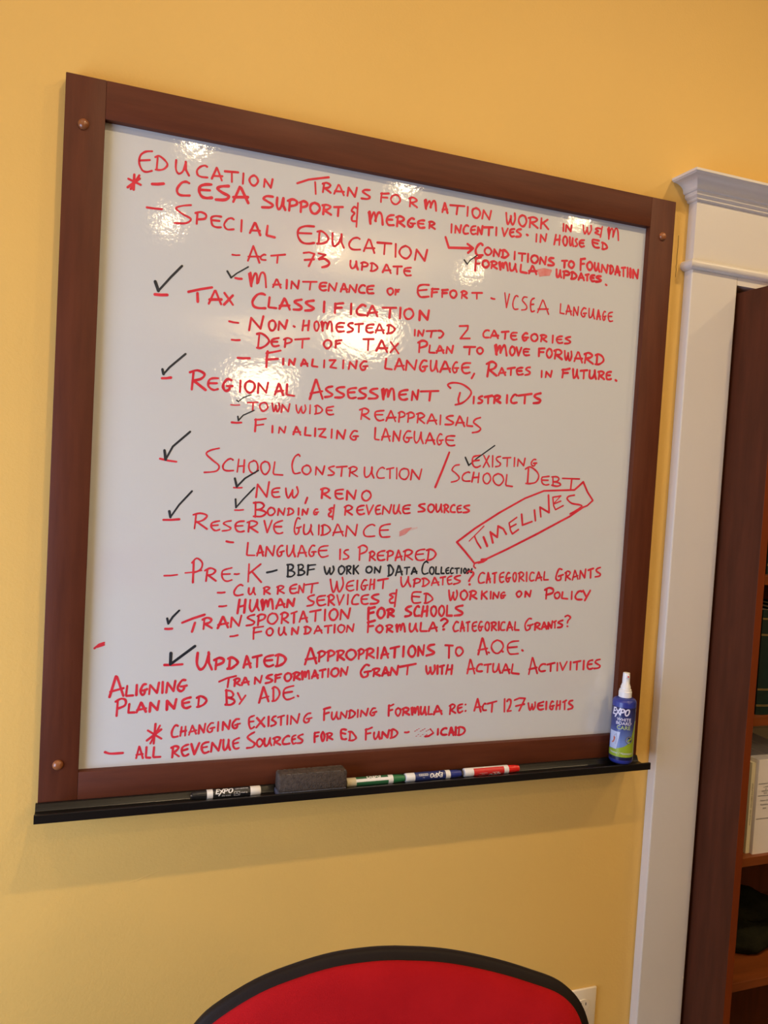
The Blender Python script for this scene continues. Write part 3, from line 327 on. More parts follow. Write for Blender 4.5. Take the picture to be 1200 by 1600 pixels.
('handwritten_word','r','-170 1702 6936 -1 -163|-165 1808 6937 -107 -92|-182 1731 6868 91 -97'),
('bullet_dash','k','-192 1871 6861 46 9 45 14'),
('handwritten_word','k','-162 2066 6935 3 -113|182 2058 6935 39 3 20 -21 -17 -27 -27 -7|164 2074 6883 42 -9 17 -22 -29 -26 -41 1|-159 2165 6938 6 -102|153 2159 6932 36 7 18 -20 -15 -20 -27 -11|176 2171 6890 40 -7 17 -19 -25 -21 -39 -3|-182 2259 6935 0 -40 -4 -52|-155 2254 6929 35 7 41 4|-157 2259 6888 60 11'),
('handwritten_word','k','176 2416 6924 13 -49 17 -24 20 40 5 17|179 2471 6910 4 -43 14 -14 23 39 -9 36|175 2585 6931 -23 -15 -2 -32 13 -27 24 1 22 35 -10 30 -24 11|-175 2643 6923 0 -67|175 2635 6923 22 11 23 -10 -11 -24 -22 -8|-159 2648 6893 36 -34|-194 2708 6936 3 -78|-173 2755 6938 -43 -45|-182 2720 6907 40 -47'),
('handwritten_word','k','178 2865 6932 -22 -11 -7 -27 16 -22 25 0 20 26 -12 28 -22 5|-186 2924 6869 0 56 51 -51 8 59'),
('handwritten_word','k','-187 3067 6946 5 -99|183 3056 6942 22 6 24 -21 16 -31 -12 -33 -23 -16 -18 -7|-187 3144 6847 24 95 12 -4 31 -83|-177 3149 6877 60 10|-169 3233 6925 54 5|-165 3259 6926 1 -65|-193 3311 6864 22 62 6 -2 27 -55|-169 3314 6883 51 5'),
('handwritten_word','k','167 3480 6977 -18 13 -26 -19 -15 -50 5 -40 22 -17 38 11|171 3525 6937 -17 -13 -5 -30 14 -25 21 -4 12 30 -8 33 -18 8|-180 3571 6937 -2 -64 4 -4 35 -1|-188 3629 6935 0 -56 3 -5 28 -1|162 3710 6932 -15 -5 -13 -10 -1 -25 9 -17 11 -2 14 4|-164 3683 6901 24 5|162 3759 6926 -9 3 -10 -6 -9 -23 5 -20 8 -6 18 5|-173 3778 6924 48 5|-174 3801 6924 2 -48|-179 3851 6927 0 -49|177 3889 6927 -10 -10 -2 -17 9 -18 10 0 10 19 -6 19 -10 7|-189 3926 6881 4 39 32 -33 6 38'),
('bullet_dash','r','-168 1430 6672 32 -1 32 4'),
('handwritten_word','r','180 1654 6737 -20 9 -30 -18 -25 -42 4 -29 28 -11 48 10|181 1711 6716 -1 -40 12 -18 20 12 14 42|-173 1757 6718 1 -37 15 -26|-176 1855 6718 0 -59|164 1846 6716 27 12 32 -10 -17 -17 -29 -12|-173 1860 6689 50 -27|-184 1985 6728 -4 -66|155 1972 6726 30 14 33 -11 -16 -21 -33 -13|-174 1988 6695 55 -26|188 2158 6753 -34 -9 -24 -18 -3 -32 13 -22 27 -4 28 10|-164 2099 6709 51 5|-163 2179 6669 4 73 41 -65 5 81|-175 2244 6749 120 19|-163 2310 6754 -7 -80'),
('handwritten_word','r','177 2483 6803 19 -88 22 -35 22 71 2 33|173 2549 6781 15 -77 20 -18 29 68 -12 68|167 2716 6793 -36 -9 -27 -20 -6 -40 18 -24 26 -6 32 11|-180 2651 6738 58 8|-201 2754 6794 1 -92|170 2847 6797 -23 4 -25 -44 -1 -31 18 -23 21 12 0 33|-182 2818 6744 19 1 23 6|-189 2890 6806 -7 -99|-195 2927 6805 -1 -90|-168 2884 6753 45 11|-199 2964 6797 102 19|-172 3020 6806 -2 -87'),
('handwritten_word','r','179 3202 6832 6 -61 21 -35 27 28 23 60|-204 3279 6836 4 -56 26 -39|-196 3350 6809 -7 -71|175 3335 6805 35 14 37 -10 -10 -27 -48 -13|-186 3443 6818 0 -70|183 3428 6817 24 7 33 -14 21 -23 -20 -25 -27 -16 -26 -4|-187 3533 6753 26 79 8 -4 44 -72|-190 3536 6773 74 13|-190 3625 6830 54 10|-185 3653 6834 1 -74|178 3749 6848 -24 -7 -19 -15 0 -37 11 -21 19 -1 18 7|-177 3707 6805 37 5|194 3843 6855 -45 -11 -20 -15 29 -17 37 -12 -16 -20 -52 -14'),
('handwritten_word','r','232 3918 6878 34 23 39 -27 -33 -46 -13 -28|-244 3950 6765 5 0'),
('handwritten_word','r','177 4115 6877 -23 10 -27 -17 -16 -43 7 -37 21 -11 41 10|-197 4145 6783 10 103 5 -6 26 -94|-204 4145 6813 38 11|-207 4208 6878 44 11|-212 4232 6880 4 -95|194 4336 6891 -26 -7 -17 -21 -2 -36 13 -33 18 -5 19 11|-183 4293 6840 39 6|207 4404 6885 -18 3 -17 -34 -2 -35 17 -23 17 7 1 34|-197 4384 6831 16 3 18 5|186 4462 6891 -14 -20 -1 -36 12 -31 16 -4 10 44 -8 41 -14 7|-196 4521 6883 -1 -84|195 4506 6882 32 15 30 -17 -11 -28 -34 -12|-183 4528 6841 51 -36|-211 4605 6897 4 -94|188 4692 6889 -15 8 -22 -10 -11 -40 5 -28 16 -12 32 9|-192 4720 6812 25 89 6 -4 37 -84|-212 4725 6835 62 11|-184 4818 6904 -4 -78 4 -7 51 2'),
('handwritten_word','r','212 5027 6931 -35 6 -25 -55 -6 -44 23 -23 37 12 -3 38|-219 4992 6860 27 7 29 10|-203 5085 6898 -4 -83|185 5071 6895 30 20 32 -16 -17 -29 -29 -11|-213 5089 6858 51 -31|-184 5166 6822 21 102 8 -6 39 -87|-190 5169 6849 61 19|-202 5256 6834 2 88 59 -76 6 92|-223 5357 6929 63 19|-221 5387 6934 4 -87|204 5509 6960 -36 -12 -18 -20 25 -21 34 -18 -13 -23 -50 -9'),
('bullet_dash','r','-177 1450 6547 32 0 33 6'),
('handwritten_word','r','-215 1631 6608 -13 -125|-223 1685 6608 -6 -119|-193 1622 6540 62 17|189 1730 6606 -2 -71 21 -36 25 31 19 69|-209 1794 6607 3 -63 18 -35|215 1833 6595 12 9 4 -91|-203 1831 6598 21 -82|216 1852 6520 17 74 13 1 13 -52|218 1895 6546 12 62 24 -5 13 -82|-224 1975 6527 29 87 12 -4 37 -73|-201 1977 6551 74 17|-231 2077 6539 6 68 50 -57 10 68'),
('handwritten_word','r','181 2331 6653 -41 -12 -16 -18 26 -22 34 -16 -16 -26 -49 -10|187 2442 6648 -40 -5 -34 -13 -3 -42 16 -30 31 -5 36 12|-178 2367 6600 66 8|-208 2479 6639 -2 -85|191 2467 6640 30 17 31 -22 -13 -27 -34 -11|-212 2485 6597 51 -40|-180 2558 6654 28 -95 40 96|-188 2668 6659 0 -96|190 2775 6650 -18 9 -25 -18 -21 -39 5 -32 24 -6 37 4|189 2874 6656 -41 -6 -26 -18 -2 -33 14 -28 30 -6 27 7|-188 2807 6613 56 3|219 2979 6662 -48 -10 -21 -18 29 -20 41 -18 -18 -23 -60 -5'),
('handwritten_word','r','200 3156 6669 -33 1 -27 -14 35 -22 -32 -25 6 -29 38 -1|-207 3164 6706 -11 -165'),
('handwritten_word','r','189 3424 6685 -57 1 -33 -13 -4 -53 19 -41 42 -3 36 6|-208 3329 6643 82 -6|-211 3480 6666 -2 -88|184 3459 6668 31 4 44 -27 21 -29 -23 -22 -37 -18 -29 -1'),
('handwritten_word','r','207 3727 6705 12 -70 14 -33 21 56 6 25|190 3776 6681 10 -57 18 -15 18 48 -9 46|212 3894 6700 -29 -15 -5 -41 23 -30 27 -3 26 42 -15 38 -27 14|-220 3976 6691 -7 -79|202 3957 6688 38 13 39 -16 -19 -26 -39 -10|-199 3982 6651 62 -33|-191 4098 6697 1 -81|-201 4155 6694 -59 -40|-213 4112 6662 49 -45|-208 4200 6692 2 -73|-217 4231 6620 1 62 51 -56 11 61|194 4359 6683 -18 2 -22 -25 0 -21 12 -15 21 6 3 20|-213 4337 6649 16 3 17 3'),
('handwritten_word','r','215 4527 6698 -22 -14 -4 -21 16 -22 23 -1 19 27 -8 25 -24 6|-226 4605 6640 1 55 53 -52 10 62'),
('handwritten_word','r','-214 4859 6722 -2 -103|248 4837 6714 51 22 50 -19 -10 -37 -74 -20|212 4988 6686 -25 -11 -4 -26 15 -22 27 -4 22 30 -10 30 -25 6|-219 5055 6689 -6 -59 5 -6 67 -5|-237 5170 6697 2 -81|236 5293 6698 -22 5 -29 -14 -25 -40 11 -28 25 -10 49 1|-218 5310 6707 40 -60|-251 5399 6708 -59 -105'),
('bullet_dash','r','-201 985 6348 29 -2 30 3'),
('handwritten_word','r','-221 1129 6401 92 38 101 33|-213 1241 6400 -22 -81|-187 1323 6432 -4 -91|212 1308 6428 41 17 37 -18 -18 -27 -45 -14|-194 1333 6386 61 -36|-208 1446 6348 40 103 8 -4 44 -93|-190 1448 6378 89 16|-190 1563 6357 5 88 69 -79 18 96|181 1775 6469 -43 -10 -19 -18 30 -18 34 -21 -16 -24 -56 -9|-186 1815 6460 -3 -88|204 1803 6456 34 16 37 -9 -7 -32 -52 -23|183 1943 6483 -33 -23 -10 -44 25 -30 36 0 33 44 -19 43 -29 6|-182 2036 6474 -3 -87|210 2022 6472 34 17 33 -18 -14 -30 -36 -14|-188 2040 6429 58 -38|-194 2121 6478 53 19|-213 2148 6484 1 -94|-191 2203 6398 30 100 6 -3 39 -97|-190 2208 6425 68 13|-199 2301 6493 104 19|-193 2357 6498 -1 -93|-203 2448 6514 1 -103|212 2531 6516 -28 -19 -11 -40 21 -38 38 -2 25 50 -17 42 -28 10|-196 2603 6417 5 95 73 -83 15 97'),
('handwritten_word','r','-277 2886 6530 -1 -52 1 -62|-251 2881 6522 29 4 37 9|-267 2885 6473 52 13|262 3015 6528 -27 -20 -10 -42 23 -34 30 2 22 39 -12 41 -25 12|-266 3093 6509 -4 -73|286 3079 6507 32 9 34 -15 -19 -21 -31 -10|-271 3095 6473 54 -28'),
('handwritten_word','r','253 3329 6545 -39 -11 -18 -19 26 -19 34 -21 -16 -24 -45 -8|245 3415 6534 -15 11 -21 -16 -14 -41 7 -31 15 -10 34 3|-237 3459 6543 -13 -101|-246 3502 6543 -1 -97|-243 3450 6489 56 9|219 3571 6546 -23 -22 -3 -39 18 -34 23 -7 17 45 -11 45 -24 9|214 3658 6550 -22 -24 -6 -42 20 -33 21 -6 19 46 -11 45 -23 11|-247 3719 6549 1 -89 3 -12 54 -1|246 3889 6549 -50 -9 -25 -17 35 -22 45 -24 -18 -22 -70 -8'),
('check_mark','k','-175 998 6441 12 -47 36 61 53 57|-210 998 6441 12 -47'),
('bullet_dash','r','-188 1562 6271 34 2 34 8'),
('handwritten_word','r','-184 1780 6350 -5 -45 2 -62|-173 1771 6346 45 7 48 6|-173 1778 6302 69 11|184 1926 6343 -25 -15 -5 -29 16 -22 26 -1 18 30 -9 28 -21 10|173 2012 6346 -2 -44 15 -27 25 19 12 47|-201 2061 6349 1 -44 20 -26|-190 2136 6280 2 60 51 -54 8 65|-202 2266 6349 1 -63|196 2252 6347 23 6 30 -11 13 -20 -13 -24 -25 -13 -22 0|-174 2354 6286 31 73 4 -4 40 -65|-204 2360 6309 63 7|-181 2453 6354 69 8|-196 2488 6355 0 -64|-209 2551 6366 0 -74|174 2616 6368 -26 -16 -5 -30 19 -25 27 -2 21 34 -10 29 -28 8|-176 2674 6297 7 62 53 -57 8 70'),
('handwritten_word','r','-199 2892 6398 -2 -49 -1 -59|-235 2883 6387 36 8 37 10|-216 2888 6347 54 6|222 3007 6356 -24 -14 -9 -26 21 -24 26 -4 21 31 -12 32 -23 7|-203 3089 6351 -3 -64|199 3077 6350 31 11 32 -12 -14 -19 -34 -9|-210 3096 6317 50 -27|215 3182 6353 7 7 9 -68|-202 3178 6357 16 -65|213 3193 6298 18 58 15 -3 6 -45|221 3233 6312 14 56 16 -9 14 -67|221 3325 6371 0 -54 19 -26 27 21 16 52|-205 3389 6371 0 -45 21 -32|-226 3444 6377 -3 -73 8 -10 64 0|-230 3535 6295 35 86 9 -3 42 -86|-226 3538 6315 83 15'),
('handwritten_word','r','245 3660 6399 38 19 37 -27 -32 -30 -15 -23|-256 3692 6309 8 0'),
('handwritten_word','r','204 3853 6377 -16 10 -19 -15 -17 -41 6 -29 16 -15 35 9|-209 3884 6287 11 101 6 -9 25 -90|-208 3884 6317 40 6|-203 3944 6375 36 8|-202 3963 6376 3 -89|201 4059 6380 -25 -5 -17 -17 -2 -36 11 -28 19 -7 18 8|-206 4019 6335 35 6|186 4121 6380 -18 2 -16 -38 0 -30 15 -24 16 8 0 30|-192 4102 6329 15 -2 17 6|197 4181 6380 -15 -18 -5 -37 14 -30 21 -3 12 39 -12 40 -16 8|-219 4238 6369 1 -78|222 4227 6368 31 9 26 -14 -13 -23 -31 -11|-194 4245 6330 49 -39|-216 4315 6379 4 -86|193 4384 6372 -11 6 -21 -11 -11 -39 4 -30 18 -6 26 3|-224 4417 6290 22 87 5 -5 37 -81|-192 4419 6316 62 5|-199 4508 6377 -3 -76 6 -9 45 -1'),
('handwritten_word','r','191 4696 6408 -30 1 -37 -50 1 -43 20 -30 36 19 1 39|-225 4659 6338 33 0 26 12|-230 4751 6356 -3 -65|214 4739 6353 32 13 33 -13 -16 -20 -32 -11|-227 4756 6324 54 -27|-212 4830 6297 19 72 8 -1 31 -69|-233 4832 6316 54 11|-234 4909 6301 -4 66 42 -58 7 72|-231 4974 6370 25 13|-197 4986 6376 4 -68|219 5080 6388 -37 -9 -17 -17 29 -10 26 -16 -12 -19 -47 -5'),
('handwritten_word','r','203 5108 6429 32 12 34 -23 -26 -32 -8 -27|-209 5140 6325 8 -3'),
('bullet_dash','r','-230 993 6024 78 -2 78 4'),
('handwritten_word','r','240 1278 6126 -2 -99 33 -53 40 35 30 104|-249 1375 6129 7 -97 30 -61|-226 1449 6064 -5 -92|257 1430 6057 43 19 41 -17 -10 -30 -60 -22|-243 1570 6067 -3 -89|247 1554 6067 30 10 39 -19 21 -31 -25 -28 -34 -24 -32 -1|-243 1699 5980 23 107 8 -11 33 -97|-229 1701 6005 60 12|-255 1780 6073 80 18|-228 1822 6076 1 -94|229 1972 6089 -44 -8 -33 -16 -4 -47 20 -27 28 -8 35 13|-235 1896 6039 66 4|-223 2018 6085 -6 -93|254 1994 6084 32 9 44 -17 20 -31 -19 -35 -40 -22 -29 -4'),
('handwritten_word','r','-228 2279 5993 43 157 11 -7 57 -143|-227 2284 6040 99 12|-225 2414 6104 1 -87|227 2402 6101 34 16 32 -15 -10 -27 -43 -22|-231 2506 6109 -4 -87|227 2489 6104 36 17 35 -18 -5 -25 -52 -19|-216 2602 6109 -5 -86|216 2587 6109 36 10 34 -12 -19 -30 -34 -11|-228 2607 6064 58 -37|233 2727 6124 -35 -20 -8 -39 29 -32 33 -4 35 42 -18 43 -37 10|-214 2814 6117 -2 -85|219 2802 6113 28 15 29 -14 -7 -26 -37 -18|-252 2897 6117 -5 -83|239 2881 6117 42 14 36 -17 -17 -25 -40 -17|-232 2903 6076 67 -38|-253 3004 6137 0 -103|-240 3044 6034 26 105 7 -7 39 -97|-255 3045 6064 71 10|-218 3134 6127 92 18|-257 3183 6130 -1 -92|-238 3274 6143 0 -99|244 3363 6149 -28 -22 -8 -45 21 -36 35 -2 20 46 -15 44 -24 16|-233 3433 6048 0 90 54 -83 5 99|262 3603 6157 -47 -7 -23 -24 29 -23 44 -23 -23 -20 -57 -12'),
('handwritten_word','r','-208 3725 6148 84 -6|-212 3767 6143 6 -124|213 3884 6125 -29 -9 -10 -41 25 -37 30 4 26 35 -15 33 -25 16'),
('handwritten_word','r','-231 4102 6046 33 165 9 -5 58 -162|-203 4099 6090 102 15'),
('full_stop','r','-213 4216 6066 11 -7'),
('handwritten_word','r','200 4308 6190 -46 -27 -14 -50 39 -53 52 -4 46 60 -23 52 -47 21'),
('full_stop','r','-214 4375 6073 12 -7'),
('handwritten_word','r','184 4562 6176 -74 -5 -47 -28 -2 -56 28 -44 49 -3 50 3|-208 4445 6108 103 6'),
('full_stop','r','-216 4609 6079 12 -7'),
('check_mark','k','-238 1044 6129 0 -100 207 159|-286 1044 6129 0 -100'),
('handwritten_word','r','-216 542 5755 45 180 11 -6 58 -169|-224 546 5801 108 28|-201 685 5848 -7 -79 5 -10 54 2|-209 765 5853 0 -90|221 842 5857 -21 -4 -19 -35 -2 -32 15 -22 17 9 4 33|-224 816 5801 20 4 17 7|-202 873 5766 5 83 62 -74 13 91|-226 985 5872 1 -98|-222 1020 5775 6 89 56 -79 11 92|224 1181 5881 -28 0 -28 -41 -8 -34 26 -24 26 15 4 31|-222 1144 5825 28 1 22 6'),
('handwritten_word','r','-208 1483 5857 71 30 80 17|-199 1569 5887 -8 -84|-220 1628 5871 -4 -60|198 1615 5868 30 13 25 -9 -13 -22 -26 -11|-204 1632 5842 43 -26|-190 1692 5818 24 68 9 -3 30 -65|-201 1692 5837 62 10|-198 1810 5825 1 60 50 -53 12 67|226 1970 5906 -36 -9 -17 -18 28 -10 28 -16 -18 -17 -42 -9|-220 2006 5902 -2 -31 -2 -36|-219 1999 5896 26 5 30 8|-188 2002 5868 44 8|217 2119 5915 -25 -15 -3 -32 16 -26 27 2 20 32 -12 32 -24 7|-225 2185 5910 -5 -65|223 2168 5908 32 12 31 -10 -16 -23 -30 -12|-220 2187 5877 51 -26|205 2253 5914 3 10 7 -74|-211 2252 5918 11 -64|215 2263 5856 12 61 13 -2 1 -43|192 2292 5874 14 51 14 -2 7 -68|-212 2354 5858 24 76 3 -4 32 -72|-226 2357 5875 54 11|-229 2427 5929 56 11|-214 2456 5933 1 -69|-194 2512 5943 0 -77|223 2576 5947 -25 -15 -9 -34 21 -26 30 0 23 33 -12 37 -27 6|-202 2639 5871 4 73 51 -63 12 76'),
('handwritten_word','r','226 2921 5965 -33 7 -43 -54 -1 -36 26 -31 42 13 1 41|-218 2879 5900 29 5 39 4|-218 2981 5924 -6 -66|234 2963 5922 39 11 29 -9 -16 -26 -35 -11|-234 2984 5887 57 -27|-236 3066 5860 26 82 8 -5 30 -77|-222 3069 5880 61 9|-225 3150 5861 9 75 59 -70 10 86|-242 3248 5941 167 26|-215 3331 5949 -4 -86'),
('handwritten_word','r','223 3528 5942 7 -53 19 -28 22 41 0 24|240 3574 5925 13 -49 17 -15 21 42 -5 43|-248 3653 5942 4 -82|-248 3681 5931 44 12|-246 3704 5937 3 -80|-238 3767 5945 -15 -91|-227 3815 5942 -4 -91|-227 3760 5896 57 8'),
('handwritten_word','r','-205 3990 5852 23 143 10 -8 51 -140|-226 3991 5894 79 7|231 4154 5939 -15 5 -25 -8 -19 -33 3 -24 21 -10 39 1|-230 4179 5934 76 7|-232 4222 5932 -2 -75|215 4283 5943 -2 -60 18 -27 30 16 17 57|-227 4346 5940 5 -56 20 -38|-223 4394 5846 32 91 10 -9 42 -90|-223 4400 5871 79 6|-222 4511 5933 -9 -85 10 -10 78 -10'),
('handwritten_word','r','-205 4710 5821 29 175 8 -6 64 -163|-233 4711 5873 89 16|225 4902 5921 -21 4 -31 -11 -21 -32 9 -24 23 -12 46 6|-204 4926 5917 91 16|-229 4970 5922 2 -76|-225 5051 5931 3 -83|-220 5083 5933 38 -81 47 89|-236 5215 5938 1 -84|-233 5252 5931 88 14|-222 5296 5936 1 -83|-239 5381 5945 1 -92|221 5491 5950 -36 -6 -21 -20 -5 -35 16 -32 29 -4 27 9|-231 5433 5905 53 2|206 5588 5956 -45 -9 -17 -21 28 -19 39 -21 -17 -23 -56 -6'),
('handwritten_word','r','-208 612 5723 -5 -138|206 595 5712 43 24 38 -14 -4 -47 -61 -26|-221 709 5685 -5 -74 3 -2 50 0|-223 774 5608 33 86 6 -7 39 -77|-220 777 5628 75 13|-218 885 5610 3 79 61 -68 11 81|-234 1031 5620 -1 79 64 -72 15 85|233 1234 5722 -37 -8 -32 -20 0 -33 15 -28 27 -6 30 12|-223 1167 5670 56 10|-198 1309 5722 -4 -83|215 1290 5716 30 14 36 -15 21 -28 -22 -34 -33 -16 -27 -5'),
('handwritten_word','r','-191 1551 5778 11 -136|179 1546 5773 48 -8 24 -35 -20 -22 -36 1|219 1563 5708 51 -17 18 -28 -34 -24 -47 3|-198 1657 5746 33 -63|-198 1730 5719 -53 -78'),
('handwritten_word','r','-212 1860 5646 33 145 7 -13 48 -124|-180 1862 5681 85 20|-211 1988 5781 5 -120|183 1977 5775 21 14 36 -22 16 -43 -14 -40 -27 -27 -25 -1|185 2179 5792 -53 -11 -34 -21 -5 -55 25 -37 31 -3 45 16|-215 2087 5728 82 9'),
('full_stop','r','-216 2223 5697 9 -7'),
('asterisk','r','-213 872 5351 118 92|-177 876 5441 119 -81|-202 939 5496 -8 -178|-177 978 5479 -76 -157'),
('handwritten_word','r','195 1134 5467 -14 9 -20 -16 -17 -45 5 -38 18 -10 31 5|-192 1168 5456 -9 -82|-183 1202 5459 -1 -85|-204 1162 5413 44 7|-169 1235 5379 26 85 3 -4 34 -74|-182 1237 5404 62 14|-190 1321 5387 3 77 42 -71 10 82|172 1448 5477 -20 0 -26 -33 -5 -31 20 -21 23 12 2 26|-187 1424 5428 19 5 18 2|-176 1493 5485 -1 -84|-191 1535 5407 2 74 54 -68 8 81|208 1680 5501 -26 -1 -29 -35 0 -28 18 -21 22 9 4 30|-177 1648 5447 23 6 22 6'),
('handwritten_word','r','183 1820 5526 -26 -8 -19 -15 1 -55 14 -38 15 -4 20 14|-179 1777 5471 40 2|-216 1848 5503 74 -85|-193 1916 5503 -69 -89|-203 1957 5509 2 -89|204 2025 5511 -23 -8 -12 -22 17 -13 21 -20 -10 -18 -32 -10|-190 2045 5498 59 15|-192 2076 5502 2 -78|-192 2137 5512 1 -86|-181 2172 5426 0 80 63 -72 15 87|189 2359 5522 -26 -3 -29 -31 -6 -35 23 -21 25 12 2 28|-189 2325 5470 21 2 28 5'),
('handwritten_word','r','-205 2496 5559 -2 -50 2 -61|-218 2489 5555 30 8 31 6|-211 2494 5507 46 12|187 2572 5522 -1 -47 15 -25 19 18 15 48|-189 2620 5522 0 -45 20 -26|-194 2659 5454 5 63 51 -57 8 67|-189 2753 5525 -1 -64|207 2744 5522 19 9 31 -16 14 -20 -17 -23 -22 -13 -25 -4|-192 2834 5533 1 -73|-194 2865 5464 4 61 55 -54 13 68|193 3013 5539 -23 0 -22 -29 -5 -23 18 -19 24 7 0 24|-215 2988 5496 19 3 18 5'),
('handwritten_word','r','-217 3156 5562 -1 -52 2 -53|-198 3150 5556 27 1 25 12|-235 3155 5507 38 9|196 3254 5528 -22 -14 -2 -29 16 -28 18 -3 18 36 -8 29 -22 12|-207 3313 5521 -4 -68|229 3302 5517 32 13 33 -16 -14 -21 -35 -6|-215 3321 5487 55 -31|197 3401 5518 8 9 4 -75|-222 3396 5524 12 -68|234 3409 5461 14 55 9 1 7 -48|215 3440 5473 16 55 12 -6 11 -72|239 3497 5529 1 -52 14 -24 18 17 14 55|-229 3542 5529 4 -46 14 -35|-207 3585 5529 -2 -72 4 -8 36 2|-232 3645 5446 31 86 8 -3 48 -84|-240 3647 5471 78 7'),
('handwritten_word','r','-217 3825 5530 -3 -90|195 3812 5525 32 15 30 -14 -16 -28 -31 -15|-211 3833 5480 51 -31|219 3956 5536 -28 -5 -20 -14 1 -38 10 -26 22 0 21 11|-228 3908 5493 44 11|-208 3991 5530 3 1|-196 3996 5463 3 3'),
('handwritten_word','r','-227 4097 5463 29 121 5 -9 41 -127|-188 4103 5496 65 4|212 4226 5526 -10 5 -15 -9 -12 -29 6 -21 12 -11 26 0|-214 4246 5528 103 21|-215 4300 5534 -1 -93'),
('handwritten_word','r','-212 4442 5569 6 -134|228 4473 5543 14 20 24 -7 7 -33 -15 -50 -18 -27 2 -9|-202 4484 5437 44 4|-221 4560 5552 56 19 69 -6 -61 -127|-236 4579 5488 101 16'),
('handwritten_word','r','228 4728 5512 11 -47 18 -27 16 40 0 19|208 4774 5500 10 -47 10 -12 18 35 -3 43|226 4911 5518 -35 -9 -29 -13 -4 -28 18 -28 27 -5 27 6|-241 4849 5478 56 1|-233 4948 5516 1 -80|209 5034 5512 -20 6 -16 -34 -4 -30 15 -21 21 4 1 32|-211 5014 5467 14 3 18 2|-233 5080 5520 -5 -90|-204 5118 5517 1 -89|-227 5076 5468 45 10|-214 5153 5504 40 17|-207 5175 5511 4 -87|243 5273 5517 -31 -6 -16 -20 24 -18 28 -20 -10 -22 -44 -8'),
('handwritten_word','r','218 525 5269 45 -16 102 -1|-184 787 5197 21 104 5 -5 31 -103|-179 788 5227 54 4|-214 871 5291 -2 -82 5 -13 32 -3|-196 936 5286 -4 -80 6 -10 56 -1'),
('handwritten_word','r','-218 1101 5273 -4 -90|219 1087 5272 32 13 29 -14 -16 -27 -31 -20|-183 1107 5226 49 -38|202 1234 5291 -30 -8 -23 -19 -2 -38 15 -31 19 -6 24 12|-206 1183 5239 45 12|-208 1260 5295 31 -96 39 100|213 1413 5303 -30 -4 -27 -20 -1 -40 17 -31 21 -4 25 10|-190 1357 5254 46 6|-217 1440 5211 7 84 61 -78 16 98|205 1548 5316 1 -66 13 -32 23 26 13 63|-219 1594 5315 2 -58 17 -38|188 1689 5323 -26 -9 -25 -19 1 -37 13 -27 19 -7 23 7|-188 1641 5273 42 8'),
('handwritten_word','r','194 1830 5370 -37 -19 -25 -25 33 -33 37 -29 -16 -33 -54 -6|185 1882 5303 -19 -13 -5 -30 15 -26 20 -2 22 33 -14 29 -19 11|218 1929 5304 0 -44 17 -28 23 21 12 47|-186 1981 5308 2 -44 16 -30|-185 2028 5301 -6 -65|217 2014 5299 33 13 30 -14 -18 -22 -30 -11|-207 2031 5264 52 -29|219 2165 5310 -14 6 -29 -16 -18 -31 4 -24 23 -7 39 4|194 2226 5318 -19 -6 -14 -14 0 -32 8 -23 12 -6 17 6|-222 2193 5278 28 5|202 2294 5322 -29 -9 -14 -16 20 -14 25 -19 -13 -21 -36 -3'),
('handwritten_word','r','-208 2413 5333 -2 -43 4 -50|-210 2409 5324 20 7 24 2|-204 2414 5291 32 6|228 2492 5332 -12 -18 0 -32 9 -31 13 -1 9 35 -8 32 -12 15|-213 2541 5317 -4 -69|189 2529 5313 29 8 28 -14 -14 -17 -29 -8|-226 2545 5281 48 -26'),
('handwritten_word','r','219 2725 5341 -29 8 -20 -8 -1 -48 12 -35 22 -9 21 2|-219 2677 5315 43 -13|-196 2767 5318 0 -82|192 2751 5321 30 -2 31 -33 20 -30 -19 -18 -29 -6 -24 5'),
('handwritten_word','r','-221 2931 5336 -1 -44 2 -60|-202 2923 5331 33 6 34 12|-226 2931 5290 48 5|203 3016 5299 -1 -42 15 -25 20 19 16 44|-214 3064 5303 3 -44 13 -28|-223 3099 5233 4 65 56 -58 11 72|-221 3201 5312 -1 -73|204 3186 5308 26 11 35 -17 15 -25 -15 -24 -28 -16 -27 -5'),
('bullet_dash','r','-218 3340 5281 22 -3 21 4'),
('handwritten_word','r','-238 3701 5294 1 -57|234 3796 5295 -18 4 -25 -12 -17 -24 7 -22 17 -10 40 0|-244 3828 5225 16 74 6 -1 29 -76|-212 3829 5248 49 2|-241 3899 5302 4 -81|-202 3938 5295 -2 -74|220 3923 5293 28 9 39 -15 15 -26 -19 -29 -32 -13 -28 0'),
('pen_stroke','r','-62 3443 5286 14 3'),
('pen_stroke','r','-63 3464 5297 13 2'),
('pen_stroke','r','-63 3484 5307 13 2'),
('pen_stroke','r','-63 3506 5283 14 2'),
('pen_stroke','r','-63 3526 5293 14 3'),
('pen_stroke','r','-63 3547 5303 13 3'),
('pen_stroke','r','-63 3569 5279 14 3'),
('pen_stroke','r','-63 3589 5289 14 3'),
('pen_stroke','r','-63 3610 5300 14 2'),
('pen_stroke','r','-52 3461 5234 12 2'),
('pen_stroke','r','-52 3482 5249 12 2'),
('pen_stroke','r','-52 3506 5231 12 2'),
('pen_stroke','r','-52 3528 5246 12 2'),
('pen_stroke','r','-52 3552 5228 12 3'),
('pen_stroke','r','-52 3573 5243 12 3'),
('pen_stroke','r','-52 3597 5225 12 3'),
('pen_stroke','r','-210 3566 5226 38 2 47 27'),
('pen_stroke','r','-115 3613 5300 38 -39'),
